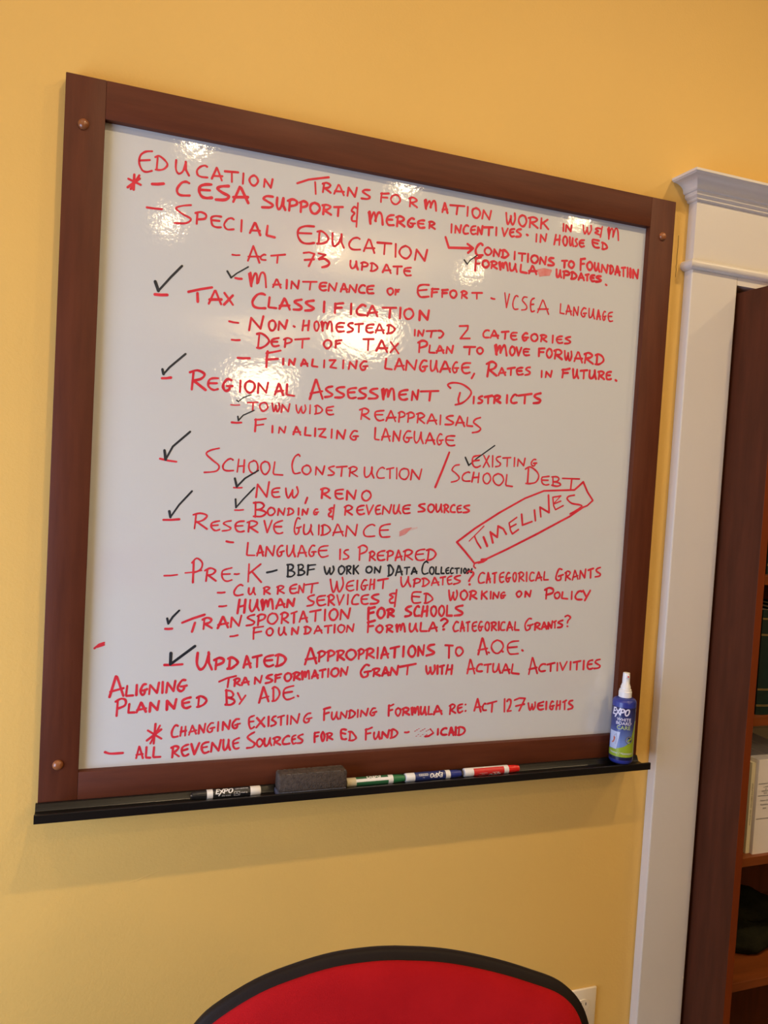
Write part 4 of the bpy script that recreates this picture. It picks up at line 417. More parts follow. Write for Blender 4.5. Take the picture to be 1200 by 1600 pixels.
('framed_word','r','-208 3992 6981 -106 109 -105 101 187 139 270 172 286 160 222 89 154 12 215 15 52 44 50 46 62 -104 74 -87 -66 -58 -49 -19|-208 3992 6981 72 18 293 134 347 170 223 116 151 77 160 104|-235 4037 6985 54 14 38 26 -58 -6|-156 3992 6981 -6 -32 23 -19|-114 3918 7204 156 157|-176 3973 7257 35 -64 46 -56|-260 4077 7249 48 -90|-262 4187 7195 -36 108|-219 4161 7295 73 -43 1 114|-230 4235 7366 61 -26 39 -53|-190 4445 7463 -85 -60 21 -76 25 -36 67 47|-168 4375 7358 66 35|-211 4499 7496 18 -110 110 40|-212 4647 7546 20 -110|-203 4729 7479 -18 100 114 -52 -22 181|-172 4953 7707 -96 -18 16 -87 27 -42 90 47|-171 4882 7623 75 30|-134 4953 7707 -72 -74|189 5119 7723 -68 -15 -17 -31 62 -42 101 -12 15 -24 -132 -76'),
('stray_mark','r','-178 402 6186 37 33 39 14 -53 -36 54 18'),
('marker_smudge','p','-172 4503 9990 69 22 88 -3|-172 4509 9976 65 20 81 1|-172 4516 9963 59 17 75 5|-172 4523 9949 53 15 69 9|-172 4529 9935 48 14 64 12'),
('marker_smudge','p','-112 3160 7274 52 28 67 15|-113 3161 7261 52 25 53 18|-113 3162 7249 52 22 39 20|-113 3163 7236 52 19 26 23'),
('marker_smudge','q','-68 3196 7286 83 24 64 15|-68 3197 7273 83 25 63 19'),
]
# ================================================================ SETTING
XL, XR, YN, HC = -1.3, 4.6, -10.5, 3.16
bm = bmesh.new()
OX0, OX1, OZ = 1.395, 2.325, 2.06          # the opening the bookcase stands in
add_box(bm, XL, OX0, 0.025, 0.20, 0, HC); add_box(bm, OX1, XR, 0.025, 0.20, 0, HC); add_box(bm, OX0, OX1, 0.025, 0.06, OZ, HC)
add_box(bm, OX0-0.1, OX0, 0.20, 0.62, 0, 2.5); add_box(bm, OX1, OX1+0.1, 0.20, 0.62, 0, 2.5); add_box(bm, OX0-0.1, OX1+0.1, 0.62, 0.72, 0, 2.5); add_box(bm, OX0-0.1, OX1+0.1, 0.20, 0.72, 2.5, 2.6)
wall_back = struct('wall_back', bm, M_WALL)
struct('floor', box(XL, XR, YN, 0.7, -0.1, 0), M_FLOOR)
struct('ceiling', box(XL, XR, YN, 0.2, HC, HC+0.1), M_CEIL)
bm = bmesh.new(); wy0, wy1, wz0, wz1 = -2.0, -0.30, 0.25, 1.75
add_box(bm, XL-0.15, XL, YN, wy0, 0, HC); add_box(bm, XL-0.15, XL, wy1, 0.2, 0, HC); add_box(bm, XL-0.15, XL, wy0, wy1, 0, wz0); add_box(bm, XL-0.15, XL, wy0, wy1, wz1, HC)
struct('wall_left', bm, M_WALL)
struct('wall_right', box(XR, XR+0.15, YN, 0.2, 0, HC), M_DARKWALL)
struct('wall_rear', box(XL, XR, YN-0.15, YN, 0, HC), M_DARKWALL)
bm = bmesh.new()
for a in ((XL-0.12, XL-0.06, wy0, wy1, wz0, wz0+0.06), (XL-0.12, XL-0.06, wy0, wy1, wz1-0.06, wz1), (XL-0.12, XL-0.06, wy0, wy0+0.06, wz0, wz1), (XL-0.12, XL-0.06, wy1-0.06, wy1, wz0, wz1), (XL-0.115, XL-0.07, wy0, wy1, 1.03, 1.07)):
    add_box(bm, *a)
win = struct('window_1', bm, M_TRIM)
# hairline crack in the paint between board and casing
bm = bmesh.new()
add_stroke(bm, [(1.2525,2.125),(1.2530,2.105),(1.2522,2.08),(1.2530,2.066),(1.2510,2.058),(1.2524,2.052),(1.2522,2.035)], 0.0005, lambda u, v: Vector((u, 0.0247, v)))
ck = obj('paint_crack', bm, M_SLOT, wall_back, recalc=False); ck['label'] = 'thin dark crack in the yellow paint'
M_RIDGE = M_WALL
for pts in ([(0.135,0.805),(0.17,0.812),(0.20,0.822),(0.215,0.826)], [(0.243,0.829),(0.262,0.836)], [(0.345,0.834),(0.37,0.835),(0.39,0.833)], [(0.42,0.815),(0.46,0.818),(0.49,0.816)], [(0.19,0.846),(0.194,0.843)]):
    bm = bmesh.new(); n = len(pts); rows = []
    for i, (x, z) in enumerate(pts):
        w = 0.0012*math.sin(PI*(i+0.25)/(n-0.5)); rows.append([bm.verts.new(p) for p in ((x, 0.0252, z-w), (x, 0.0252-w*0.7, z), (x, 0.0252, z+w))])
    for a, c in zip(rows, rows[1:]):
        for j in range(2): bm.faces.new((a[j], a[j+1], c[j+1], c[j]))
    obj('paint_ridge', bm, M_WALL, wall_back, 60)
# casing round the opening: side boards, frieze, bead rail, crown
CX0, CX1 = 1.275, 1.4025; DX0, DX1 = 2.3175, 2.445
bm = bmesh.new()
add_box(bm, CX0, CX1, 0, 0.026, 0, 2.052, bev=0.003); trim = struct('trim_1', bm, M_TRIM)
struct('trim_2', box(DX0, DX1, 0, 0.026, 0, 2.052, bev=0.002), M_TRIM)
bm = bmesh.new(); add_box(bm, CX0, DX1, 0, 0.026, 2.066, 2.202); add_box(bm, CX1, DX0, 0.001, 0.054, 2.0325, 2.068)
struct('trim_3', bm, M_TRIM)
def wrap(prof):
    bm = bmesh.new(); rows = []
    for p, z in prof:
        rows.append([bm.verts.new(v) for v in ((CX0-p, 0.026, z), (CX0-p, -p, z), (DX1+p, -p, z), (DX1+p, 0.026, z))])
    for a, b in zip(rows, rows[1:]):
        for i in range(3): bm.faces.new((a[i], a[i+1], b[i+1], b[i]))
    bm.faces.new(rows[0]); bm.faces.new(rows[-1])
    return bm
bead = [(0,2.050),(0.004,2.0505)] + [(0.004+0.009*math.sin(t*PI/8), 2.061-0.010*math.cos(t*PI/8)) for t in range(0,9)] + [(0,2.0715)]
struct('trim_4', wrap(bead), M_TRIM, smooth=35)
crown = [(0,2.197),(0.004,2.197),(0.0065,2.199),(0.0065,2.202),(0.009,2.2035),(0.0125,2.206),(0.0135,2.210),(0.013,2.2135),(0.0165,2.2145),(0.0185,2.217),(0.0185,2.2185)]
crown += [(0.0185+0.0275*(1-math.cos(t*PI/12))*1.0, 2.2185+0.0175*math.sin(t*PI/12)) for t in range(1,7)]
crown += [(0.047,2.237),(0.0505,2.2385),(0.0505,2.2435),(0,2.2435)]
struct('trim_5', wrap(crown), M_TRIM, smooth=30)

# ================================================================ CEILING LAMPS (behind the camera, mirrored in the board)
def can(x, y):
    t = thing('ceiling_light', 'small round recessed ceiling light above or behind the viewer', 'lamp', (x, y, HC), 'recessed ceiling lights above the viewer')
    bm = bmesh.new(); add_lathe(bm, [(0.055,-0.001),(0.075,-0.001),(0.078,-0.006),(0.072,-0.012),(0.055,-0.008),(0.055,-0.001)], Matrix.Translation((x,y,HC)), cap=False); obj('rim', bm, M_TRIM, t, 40)
    bm = bmesh.new(); add_lathe(bm, [(0.054,-0.001),(0.054,-0.005),(0,-0.006)], Matrix.Translation((x,y,HC)), cap=False); obj('diffuser', bm, M_LAMP, t, 40)
    l = bpy.data.lights.new('lamp_glow', 'AREA'); l.shape = 'DISK'; l.size = 0.06; l.energy = CAN_POWER*(1.0 if y > -2 else 0.29)*(0.55 if x < 0 else 1.0); l.color = WARM
    lo = bpy.data.objects.new('lamp_glow', l); C.objects.link(lo); lo.location = (x, y, HC-0.02); lo.parent = t; lo.matrix_parent_inverse = t.matrix_world.inverted()
for x in (-0.62, 0.50, 1.61, 2.72):
    for y in (-1.15, -2.66, -4.08):
        if x > 0 or y > -3: can(x, y)
def pendant(x, y, z, k):
    t = thing('pendant_lamp', 'bowl-shaped glass pendant lamp on a rod', 'lamp', (x, y, z), 'pendant lamps behind the viewer')
    M = Matrix.Translation((x, y, z))
    bm = bmesh.new(); add_lathe(bm, [(r*k,w*k) for r, w in ((0,-0.13),(0.08,-0.12),(0.15,-0.08),(0.19,-0.01),(0.20,0.05),(0.195,0.052),(0.18,0.0),(0.14,-0.065),(0,-0.11))], M, cap=False); obj('glass_bowl', bm, M_BOWL, t, 40)
    bm = bmesh.new(); add_lathe(bm, [(0.008,-0.08),(0.008,HC-z-0.03),(0.06,HC-z-0.03),(0.06,HC-z)], M); obj('rod', bm, M_CHROME, t, 40)
pendant(1.93, -4.25, 2.62, 1.3); pendant(1.92, -7.9, 2.60, 1.75)

# ================================================================ WHITEBOARD
Z0, Z1, BW, MR = 0.9641, 2.185, 1.22, 0.0626
board = thing('whiteboard', 'wall-mounted whiteboard in a dark brown wooden frame, covered in red handwriting', 'whiteboard', (BW/2, 0.0, Z0))
ZI0, ZI1 = Z0+MR, Z1-MR
for x0, x1 in ((0, MR), (BW-MR, BW)): obj('frame_stile', box(x0, x1, 0, 0.025, Z0, Z1, bev=0.0012), M_WOODV, board, 30)
obj('frame_rail', box(MR, BW-MR, 0, 0.025, ZI1, Z1-0.0002, bev=0.0010), M_WOODH, board, 30)
obj('frame_rail', box(MR, BW-MR, 0, 0.025, Z0, ZI0, bev=0.0010), M_WOODH, board, 30)
panel = obj('writing_surface', box(MR-0.001, BW-MR+0.001, 0.014, 0.0245, ZI0-0.001, ZI1+0.001), M_BOARD, board)
for x, z in ((0.0294, 2.1073), (1.1905, 2.1073), (0.0294, 1.0415), (1.1905, 1.0415)):
    bm = bmesh.new(); M = Matrix.Translation((x, 0, z)) @ Matrix.Rotation(PI/2, 4, 'X')
    add_lathe(bm, [(0.0088,0),(0.0088,0.001),(0.0080,0.0030),(0.0060,0.0050),(0.0035,0.0062),(0,0.0067)], M, 24); b = obj('screw_button', bm, M_BUTTON, board, 60)
INKS = {'r': M_RED, 'k': M_INK, 'p': M_PINK, 'q': M_PALE}
depth = {'r': 0.01375, 'k': 0.01365, 'p': 0.0137, 'q': 0.0138}
for name, col, data in WRITING:
    bm = bmesh.new()
    for s in data.split('|'):
        v = [int(t) for t in s.split()]; hw = abs(v[0])*1e-5; x = z = 0; pts = []
        for i in range(1, len(v), 2): x += v[i]; z += v[i+1]; pts.append((x*2e-4, z*2e-4))
        if v[0] > 0 and len(pts) > 2: pts = catmull(pts)
        yy = depth[col]
        add_stroke(bm, pts, hw, lambda u, w, yy=yy: Vector((u, yy, w)))
    o = obj(name, bm, INKS[col], panel, recalc=False)
    for p in o.data.polygons:
        if p.normal.y > 0: p.flip()
    if name == 'handwritten_word' and col == 'k': o['label'] = 'word written in black marker'
    if name == 'framed_word': o['label'] = 'slanting word inside a red hand-drawn box'
    if name == 'marker_smudge': o['label'] = 'pinkish smear of wiped red ink'
# tray fixed along the bottom rail
bm = bmesh.new()
add_extrude_x(bm, [(0.0,0.9790),(-0.0035,0.9790),(-0.0055,0.9780),(-0.0075,0.9740),(-0.0095,0.9700),(-0.0110,0.9683),(-0.0428,0.9680),(-0.0440,0.9700),(-0.0450,0.9745),(-0.0462,0.9780),(-0.0500,0.9785),(-0.0515,0.9775),(-0.0515,0.9640),(-0.0480,0.9640),(-0.0470,0.9660),(-0.0100,0.9655),(0.0,0.9600)], -0.003, 1.2185)
tray = obj('marker_tray', bm, M_TRAY, board, 25)
TZ = 0.9684

# ================================================================ LOGO AND LABEL PRINT
def logo_strokes(h):
    """brush-like slanted capitals E X P O, the X larger and dropping below; units of h; returns strokes, width"""
    S = [ [(0.55,0.98),(0.16,0.92)],[(0.20,0.95),(0.05,0.05)],[(0.12,0.50),(0.45,0.54)],[(0.03,0.04),(0.44,0.06)],
          [(0.64,0.78),(0.90,0.46),(1.16,0.16)],[(1.26,1.02),(0.90,0.46),(0.46,-0.34)],
          [(1.42,0.86),(1.26,0.05)],[(1.30,0.90),(1.62,0.96),(1.84,0.82),(1.78,0.58),(1.58,0.46),(1.38,0.46)],
          [(2.36,0.94),(2.10,0.78),(1.98,0.42),(2.06,0.12),(2.26,0.08),(2.48,0.28),(2.58,0.66),(2.52,0.90),(2.36,0.94)] ]
    return [[((x-1.3)*h, (y-0.45)*h) for x, y in s] for s in S]
def add_logo(bm, h, fn, wk=0.095):
    for s in logo_strokes(h):
        d = catmull(s, 3) if len(s) > 4 else [(a[0]+(c[0]-a[0])*k/6, a[1]+(c[1]-a[1])*k/6) for a, c in zip(s, s[1:]) for k in range(6)] + [s[-1]]
        add_stroke(bm, d, h*wk, fn)

# ================================================================ MARKERS
def marker(label, x0, x1, y, cap_left, endm, labm, capm, roll, flip, old=False, span=0.86):
    R = 0.0088; z = TZ + R + 0.0002; L = x1-x0
    t = thing('dry_erase_marker', label, 'marker', ((x0+x1)/2, y, TZ), 'markers lying in the tray')
    # local w runs from the cap tip (0) to the tail (L)
    def MX(w, r, a):
        x = x0 + w if cap_left else x1 - w
        return Vector((x, y + r*math.cos(a), z + r*math.sin(a)))
    def turn(name, prof, m, ribs=0):
        bm = bmesh.new(); seg = 48; rings = []
        for w, r in prof:
            rings.append([bm.verts.new(MX(w, r*(1-(0.05 if ribs and k % 3 == 0 else 0)), 2*PI*k/seg)) for k in range(seg)])
        for a, b in zip(rings, rings[1:]):
            for k in range(seg): bm.faces.new((a[k], a[(k+1)%seg], b[(k+1)%seg], b[k]))
        bm.faces.new(rings[0]); bm.faces.new(rings[-1]); return obj(name, bm, m, t, 35)
    cl = 0.026*L/0.123; a = 0.036*L/0.123; b = 0.104*L/0.123
    turn('cap', [(0,0.0052),(0.0008,0.0062),(0.006,0.0066),(0.010,0.0074),(cl,0.0080)], capm, 1)
    turn('collar', [(cl,0.0086),(a,0.0087)], M_WHITE)
    turn('barrel', [(a,0.0086),(b,0.0086)], endm)
    # the printed sleeve: angle a runs round the barrel, 0 = towards wall, PI/2 = up, PI = towards the viewer
    bm = bmesh.new(); n = 40; v0 = []; v1 = []
    a0, a1 = 0.0, 2*PI*span
    for k in range(n+1):
        an = roll - (a1-a0)/2 + (a1-a0)*k/n
        v0.append(bm.verts.new(MX(a+0.0005, 0.00872, an))); v1.append(bm.verts.new(MX(b-0.0005, 0.00872, an)))
    for k in range(n): bm.faces.new((v0[k], v0[k+1], v1[k+1], v1[k]))
    sl = obj('printed_sleeve', bm, labm, t, 40)
    turn('tail', [(b,0.0087),(L-0.002,0.0086),(L-0.0005,0.0078),(L,0.0060)], M_CREAM if old else M_WHITE)
    # print on the sleeve. u along x (world), v = arc up
    xm = x0 + (a+b)/2 if cap_left else x1 - (a+b)/2
    s = -1 if flip else 1
    def P(u, v, r=0.00880):
        an = roll - s*v/0.0087
        return Vector((xm + s*u, y + r*math.cos(an), z + r*math.sin(an)))
    return t, sl, P
def flipfix(o):
    return o
# black: logo upright, facing viewer
ang = PI*0.80
t, sl, P = marker('black marker with a black cap at its left end, leftmost in the tray', 0.2520, 0.3750, -0.0215, True, M_WHITE, M_BLACKPL, M_BLACKPL, ang, False)
bm = bmesh.new(); add_logo(bm, 0.0090, lambda u, v: P(u*1.3-0.0135, v+0.0015), 0.09); add_text(bm, 'dry erase', 0.0042, lambda u, v: P(u-0.010, v-0.0072)); obj('logo_print', bm, M_WHITE, sl, recalc=False)
bm = bmesh.new()
add_text(bm, 'LOW-ODOR INK', 0.0031, lambda u, v: P(u+0.018, v+0.0035), bold=0.00005)
add_text(bm, 'chisel tip', 0.0034, lambda u, v: P(u+0.022, v-0.004))
for pts in ([(0.004,-0.001),(0.014,-0.001)], [(0.014,-0.001),(0.014,-0.003),(0.014,-0.005),(0.014,-0.0075)], [(0.014,-0.0075),(0.004,-0.0075)], [(0.004,-0.0075),(0.004,-0.005),(0.004,-0.003),(0.004,-0.001)], [(0.006,-0.005),(0.009,-0.003),(0.012,-0.006)]): add_stroke(bm, pts, 0.00025, lambda u, v: P(u, v))
obj('small_print', bm, M_WHITE, sl, recalc=False)
bm = bmesh.new(); M = Matrix.Translation((0.2520, -0.0215, TZ+0.009)) @ Matrix.Rotation(-PI/2, 4, 'Y'); add_lathe(bm, [(0.0022,0),(0.0018,0.0018),(0,0.0022)], M, 16); obj('cap_pip', bm, M_CHROME, t, 40)
# green: logo upside down, mostly turned up
t, sl, P = marker('green marker with yellowed tail, between the eraser and the blue marker', 0.5390, 0.6580, -0.0205, False, M_WHITE, M_GREENLB, M_GREENPL, PI*0.55, True, old=True)
bm = bmesh.new(); add_logo(bm, 0.0085, lambda u, v: P(u*1.3-0.004, v-0.0010), 0.10); obj('logo_print', bm, M_WHITE, sl, recalc=False)
bm = bmesh.new()
for u0, u1, v0, v1 in ((-0.033,0.033,0.0038,0.0096),): 
    vs = []
    for k in range(13):
        v = v0+(v1-v0)*k/12; vs.append((bm.verts.new(P(u0, v, 0.00876)), bm.verts.new(P(u1, v, 0.00876))))
    for p, r in zip(vs, vs[1:]): bm.faces.new((p[0], p[1], r[1], r[0]))
st = obj('white_stripe', bm, M_WHITE, sl); 
bm = bmesh.new(); add_text(bm, 'BULLET TIP', 0.0028, lambda u, v: P(u-0.018, -v*-1+0.0072 if False else v-0.0078)); obj('small_print', bm, M_GREENLB, sl, recalc=False)
# blue
t, sl, P = marker('blue marker with its cap towards the right, between green and red markers', 0.6595, 0.7800, -0.0200, False, M_WHITE, M_BLUELB, M_BLUEPL, PI*0.86, True)
bm = bmesh.new(); add_logo(bm, 0.0085, lambda u, v: P(u*1.2-0.0125, v-0.0005), 0.10); obj('logo_print', bm, M_WHITE, sl, recalc=False)
bm = bmesh.new()
add_stroke(bm, [(0.006,-0.0045),(0.024,-0.0045),(0.024,-0.0010),(0.006,-0.0010),(0.006,-0.0045)], 0.0003, lambda u, v: P(u, v)); add_text(bm, 'DRY ERASE', 0.0028, lambda u, v: P(u+0.015, v-0.0037)); add_text(bm, 'fine', 0.003, lambda u, v: P(u+0.015, v+0.002))
obj('small_print', bm, M_WHITE, sl, recalc=False)
# red
t, sl, P = marker('red marker with a bright red cap, rightmost in the tray', 0.7870, 0.9130, -0.0185, False, M_WHITE, M_REDLB, M_REDPL, PI*1.12, True, span=0.50)
bm = bmesh.new(); add_logo(bm, 0.0080, lambda u, v: P(u*1.2-0.013, v+0.0035), 0.10); obj('logo_print', bm, M_WHITE, sl, recalc=False)
bm = bmesh.new(); add_text(bm, 'dry erase', 0.0032, lambda u, v: P(u-0.013, v-0.0035+0.0)); add_stroke(bm, [(0.005,-0.003),(0.022,-0.003),(0.022,0.0035),(0.005,0.0035),(0.005,-0.003)], 0.0002, lambda u, v: P(u, v)); add_text(bm, 'chisel', 0.003, lambda u, v: P(u+0.0135, v-0.001))
obj('small_print', bm, M_WHITE, sl, recalc=False)

# ================================================================ ERASER
er = thing('whiteboard_eraser', 'worn dark grey block eraser with a pale felt underside, in the tray', 'eraser', (0.469, -0.025, TZ))
bm = bmesh.new(); add_box(bm, 0.4040, 0.5340, -0.0425, -0.0105, 0.0085+TZ, TZ+0.0415, bev=0.0040); obj('foam_block', bm, M_ERASER, er, 40)
obj('felt_pad', box(0.4025, 0.5335, -0.0425, -0.0115, TZ-0.0003, TZ+0.0095, bev=0.0022), M_FELT, er, 40)
bm = bmesh.new()
for e in range(2):
    x = 0.406
    while x < 0.530:
        w = random.uniform(0.002, 0.006); h = random.uniform(0.0006, 0.0016)
        if random.random() < 0.75:
            y0 = -0.0395 if e == 0 else -0.0155
            zt = TZ+0.0413
            add_box(bm, x, x+w, y0-h, y0+h, zt-0.0006, zt+0.0006)
        x += w*0.9
o = obj('frayed_edge', bm, M_ERWORN, er); o['kind'] = 'stuff'

# ================================================================ SPRAY BOTTLE
BX, BY, BZ = 1.1565, -0.0290, 0.9791; RB = 0.0248
bot = thing('spray_bottle', 'blue spray bottle with white pump top standing at the right end of the tray', 'bottle', (BX, BY, BZ))
HS = 0.950
T = Matrix.Translation((BX, BY, BZ)) @ Matrix.Diagonal((1, 1, HS, 1))
bm = bmesh.new(); add_lathe(bm, [(0.0,0.0015),(0.018,0.0),(0.0220,0.0008),(0.0243,0.004),(RB,0.008),(RB,0.137),(0.0241,0.1405),(0.0220,0.1435),(0.0175,0.1460),(0.0125,0.1470),(0.0120,0.150)], T, 64); obj('bottle_body', bm, M_BLUEPL, bot, 50)
bm = bmesh.new(); add_lathe(bm, [(0.0130,0.1475),(0.0137,0.148),(0.0137,0.1605),(0.0125,0.1620),(0.0125,0.1650),(0.0105,0.1662),(0.0105,0.1675)], T, 48); obj('screw_collar', bm, M_WHITE, bot, 40)
cam2 = Vector((0.0558-BX, -1.4389-BY, 0)).normalized(); A0 = math.atan2(cam2.y, cam2.x)
bm = bmesh.new(); add_lathe(bm, [(0.0105,0.1675),(0.0104,0.172),(0.0092,0.1735),(0.0090,0.1760),(0.0078,0.1780),(0.0078,0.1870),(0.0072,0.2005),(0.0068,0.2025),(0.0050,0.2030),(0,0.2030)], T, 40)
NA = A0 + 0.42; D = Vector((math.cos(NA), math.sin(NA), 0)); c0 = Vector((BX,BY,BZ+0.1955*HS)) + D*0.006
Mn = Matrix.Translation(c0) @ D.to_track_quat('Z','Y').to_matrix().to_4x4(); add_lathe(bm, [(0.0038,-0.003),(0.0038,0.0030),(0.0030,0.0036),(0,0.0036)], Mn, 20)
pump = obj('spray_head', bm, M_WHITE, bot, 40)
bm = bmesh.new(); add_lathe(bm, [(0.0016,0.0034),(0.0016,0.0042),(0,0.0043)], Mn, 14); obj('red_nozzle_dot', bm, M_REDPL, pump, 40)
# label: u = arc length to the right as seen, v = height
def Q(u, v, r=RB+0.0002):
    a = A0 + u/RB          # increasing angle runs to the viewer's right
    return Vector((BX + r*math.cos(a), BY + r*math.sin(a), BZ + v*HS))
def patch(name, u0, u1, f0, f1, m, r, parent, n=48, rows=2, origin=None):
    bm = bmesh.new(); g = []
    for k in range(n+1):
        u = u0+(u1-u0)*k/n; g.append([bm.verts.new(Q(u, f0(u)+(f1(u)-f0(u))*j/rows, r)) for j in range(rows+1)])
    for a, b in zip(g, g[1:]):
        for j in range(rows): bm.faces.new((a[j], b[j], b[j+1], a[j+1]))
    o = obj(name, bm, m, parent, 60)
    return o
M_LABEL = label_mat()
lab = patch('printed_label', -0.060, 0.060, lambda u: 0.010, lambda u: 0.128, M_LABEL, RB+0.0002, bot)
# put the label's own origin at the bottle foot so the print is in label space
lab.data.transform(Matrix.Translation((-BX, -BY, -BZ))); lab.location = (0, 0, 0); lab.parent = bot; lab.matrix_parent_inverse = Matrix.Identity(4); bpy.context.view_layer.update()
M_LIME = mat('lime_green_print', (0.30, 0.42, 0.03), 0.3, 0.5, var=0.05); M_NAVY = mat('navy_print', (0.012,0.014,0.06), 0.3, 0.5, var=0.05); M_LILAC = mat('lilac_white_print', (0.74,0.72,0.86), 0.3, 0.5, var=0.02); M_SKIN = mat('printed_hand_colour', (0.55,0.16,0.10), 0.4, 0.4, var=0.05); M_PIC = mat('printed_board_picture', (0.52,0.60,0.80), 0.3, 0.5, var=0.05)
def under(o): return o
def swoosh(u): return 0.0385 + 0.0009*(math.exp((u+0.012)*95)-1) if u < 0.034 else 0.085
patch('green_swoosh', -0.055, 0.034, lambda u: 0.0170, lambda u: min(0.098, 0.031 + max(0, (u+0.030))*0.22 + 0.0016*math.exp((u)*120)), M_LIME, RB+0.0003, lab)
patch('navy_band', -0.058, 0.058, lambda u: 0.0100, lambda u: 0.0170, M_NAVY, RB+0.00035, lab)
bm = bmesh.new(); F = lambda u, v: Q(u, v, RB+0.0005)
add_logo(bm, 0.0152, lambda u, v: F(u*0.92-0.0065, v+0.1175), 0.105)
add_text(bm, 'WHITE', 0.0098, lambda u, v: F(u+0.0015, v+0.0985), bold=0.00012); add_text(bm, 'BOARD', 0.0098, lambda u, v: F(u+0.0015, v+0.0900), bold=0.00012)
obj('white_lettering', bm, M_LILAC, lab, recalc=False)
bm = bmesh.new(); add_text(bm, 'CARE', 0.0120, lambda u, v: F(u+0.0020, v+0.0795)); obj('green_lettering', bm, mat('pale_lime_print', (0.55,0.68,0.22), 0.3, 0.5, var=0.03), lab, recalc=False)
bm = bmesh.new(); pic = [(-0.030,0.073),(-0.0045,0.073),(-0.0105,0.0335),(-0.030,0.0335)]
n = 12; rows = []
for k in range(n+1):
    f = k/n; rows.append((bm.verts.new(Q(-0.030,0.0335+f*0.0395,RB+0.00045)),) + tuple(bm.verts.new(Q(-0.030+g*(0.030-0.0105+0.006*f),0.0335+f*0.0395,RB+0.00045)) for g in (0.25,0.5,0.75,1)))
for a, b in zip(rows, rows[1:]):
    for j in range(4): bm.faces.new((a[j], a[j+1], b[j+1], b[j]))
obj('board_picture', bm, M_PIC, lab)
bm = bmesh.new()
add_stroke(bm, [(-0.021,0.047),(-0.0185,0.049),(-0.0165,0.054),(-0.0170,0.060)], 0.0016, F); add_stroke(bm, [(-0.0165,0.054),(-0.0150,0.058)], 0.0010, F)
obj('hand_picture', bm, M_SKIN, lab, recalc=False)
bm = bmesh.new(); add_stroke(bm, [(-0.0175,0.063),(-0.012,0.068),(-0.0105,0.058),(-0.013,0.044)], 0.0004, F); obj('picture_outline', bm, mat('grey_print',(0.25,0.28,0.4),0.4,0.4,var=0.05), lab, recalc=False)
bm = bmesh.new(); sc = (0.0155, 0.0565); add_stroke(bm, [(sc[0], sc[1])], 0.0088, F, 28); seal = obj('round_seal', bm, M_NAVY, lab, recalc=False)
F2 = lambda u, v: Q(u, v, RB+0.00065)
bm = bmesh.new(); ring = [(sc[0]+0.0070*math.cos(2*PI*k/28), sc[1]+0.0070*math.sin(2*PI*k/28)) for k in range(29)]
for k in range(0, 28, 2): add_stroke(bm, ring[k:k+2], 0.0004, F2)
obj('seal_lettering', bm, M_LILAC, lab, recalc=False)
bm = bmesh.new(); add_stroke(bm, [(sc[0]-0.003, sc[1]-0.003),(sc[0], sc[1]),(sc[0]+0.0025, sc[1]+0.003)], 0.0015, F2); add_stroke(bm, [(sc[0]-0.003, sc[1]),(sc[0]+0.003, sc[1]-0.001)], 0.0008, F2); obj('seal_leaf', bm, M_LIME, lab, recalc=False)
bm = bmesh.new(); add_text(bm, 'Cleaner / Nettoyant', 0.0066, lambda u, v: F(u-0.0005, v+0.0235)); obj('foot_lettering', bm, M_LILAC, lab, recalc=False)

# ================================================================ OUTLET
ol = thing('power_outlet', 'ivory duplex wall outlet low on the yellow wall beside the chair', 'outlet', (1.141, 0.025, 0.3875))
bm = bmesh.new(); add_box(bm, 1.106, 1.176, 0.0195, 0.0255, 0.330, 0.445, bev=0.0028); obj('cover_plate', bm, M_PLATE, ol, 60)
for zc in (0.3875+0.0195, 0.3875-0.0195):
    bm = bmesh.new(); M = Matrix.Translation((1.141, 0.0195, zc)) @ Matrix.Rotation(PI/2, 4, 'X') @ Matrix.Diagonal((1.0, 0.86, 1, 1))
    add_lathe(bm, [(0.0168,-0.001),(0.0168,0.0008),(0.0160,0.0016),(0,0.0016)], M, 32); rc = obj('receptacle', bm, M_PLATE, ol, 40)
    bm = bmesh.new()
    add_box(bm, 1.141-0.0072, 1.141-0.0050, 0.0176, 0.0182, zc-0.0005, zc+0.0075); add_box(bm, 1.141+0.0052, 1.141+0.0070, 0.0176, 0.0182, zc+0.0005, zc+0.0070)
    M2 = Matrix.Translation((1.141, 0.0182, zc-0.0075)) @ Matrix.Rotation(PI/2, 4, 'X'); add_lathe(bm, [(0.0024,0),(0.0024,0.0006)], M2, 14); obj('slots', bm, M_SLOT, rc)
bm = bmesh.new(); add_lathe(bm, [(0.003,0),(0.003,0.0008),(0.002,0.0014),(0,0.0015)], Matrix.Translation((1.141,0.0195,0.3875)) @ Matrix.Rotation(PI/2,4,'X'), 16); obj('screw', bm, M_CHROME, ol, 40)

# ================================================================ BOOKCASE
BCX0, BCX1, BCY, BCT = 1.4130, 2.3070, -0.113, 2.018; TH = 0.0195; BCB = 0.215
bc = thing('bookcase', 'tall dark brown bookcase standing in the white-trimmed opening', 'bookcase', ((BCX0+BCX1)/2, 0.05, 0))
def side(x0, x1):
    o = obj('side_panel', box(x0, x1, BCY, BCB, 0, BCT, bev=0.0008), [M_CASE, M_CASEEDGE], bc)
    for p in o.data.polygons:
        if p.normal.y < -0.9: p.material_index = 1
side(BCX0, BCX0+TH); side(BCX1-TH, BCX1)
IX0, IX1 = BCX0+TH, BCX1-TH
obj('top_panel', box(IX0, IX1, BCY+0.002, BCB, BCT-TH, BCT), M_SHELF, bc)
obj('back_panel', box(IX0, IX1, BCB-0.008, BCB-0.002, 0, BCT-TH), M_CASE, bc)
obj('plinth', box(IX0, IX1, BCY+0.03, BCY+0.05, 0, 0.09), M_CASE, bc)
SH = [0.110, 0.480, 0.765, 1.081, 1.393, 1.705]
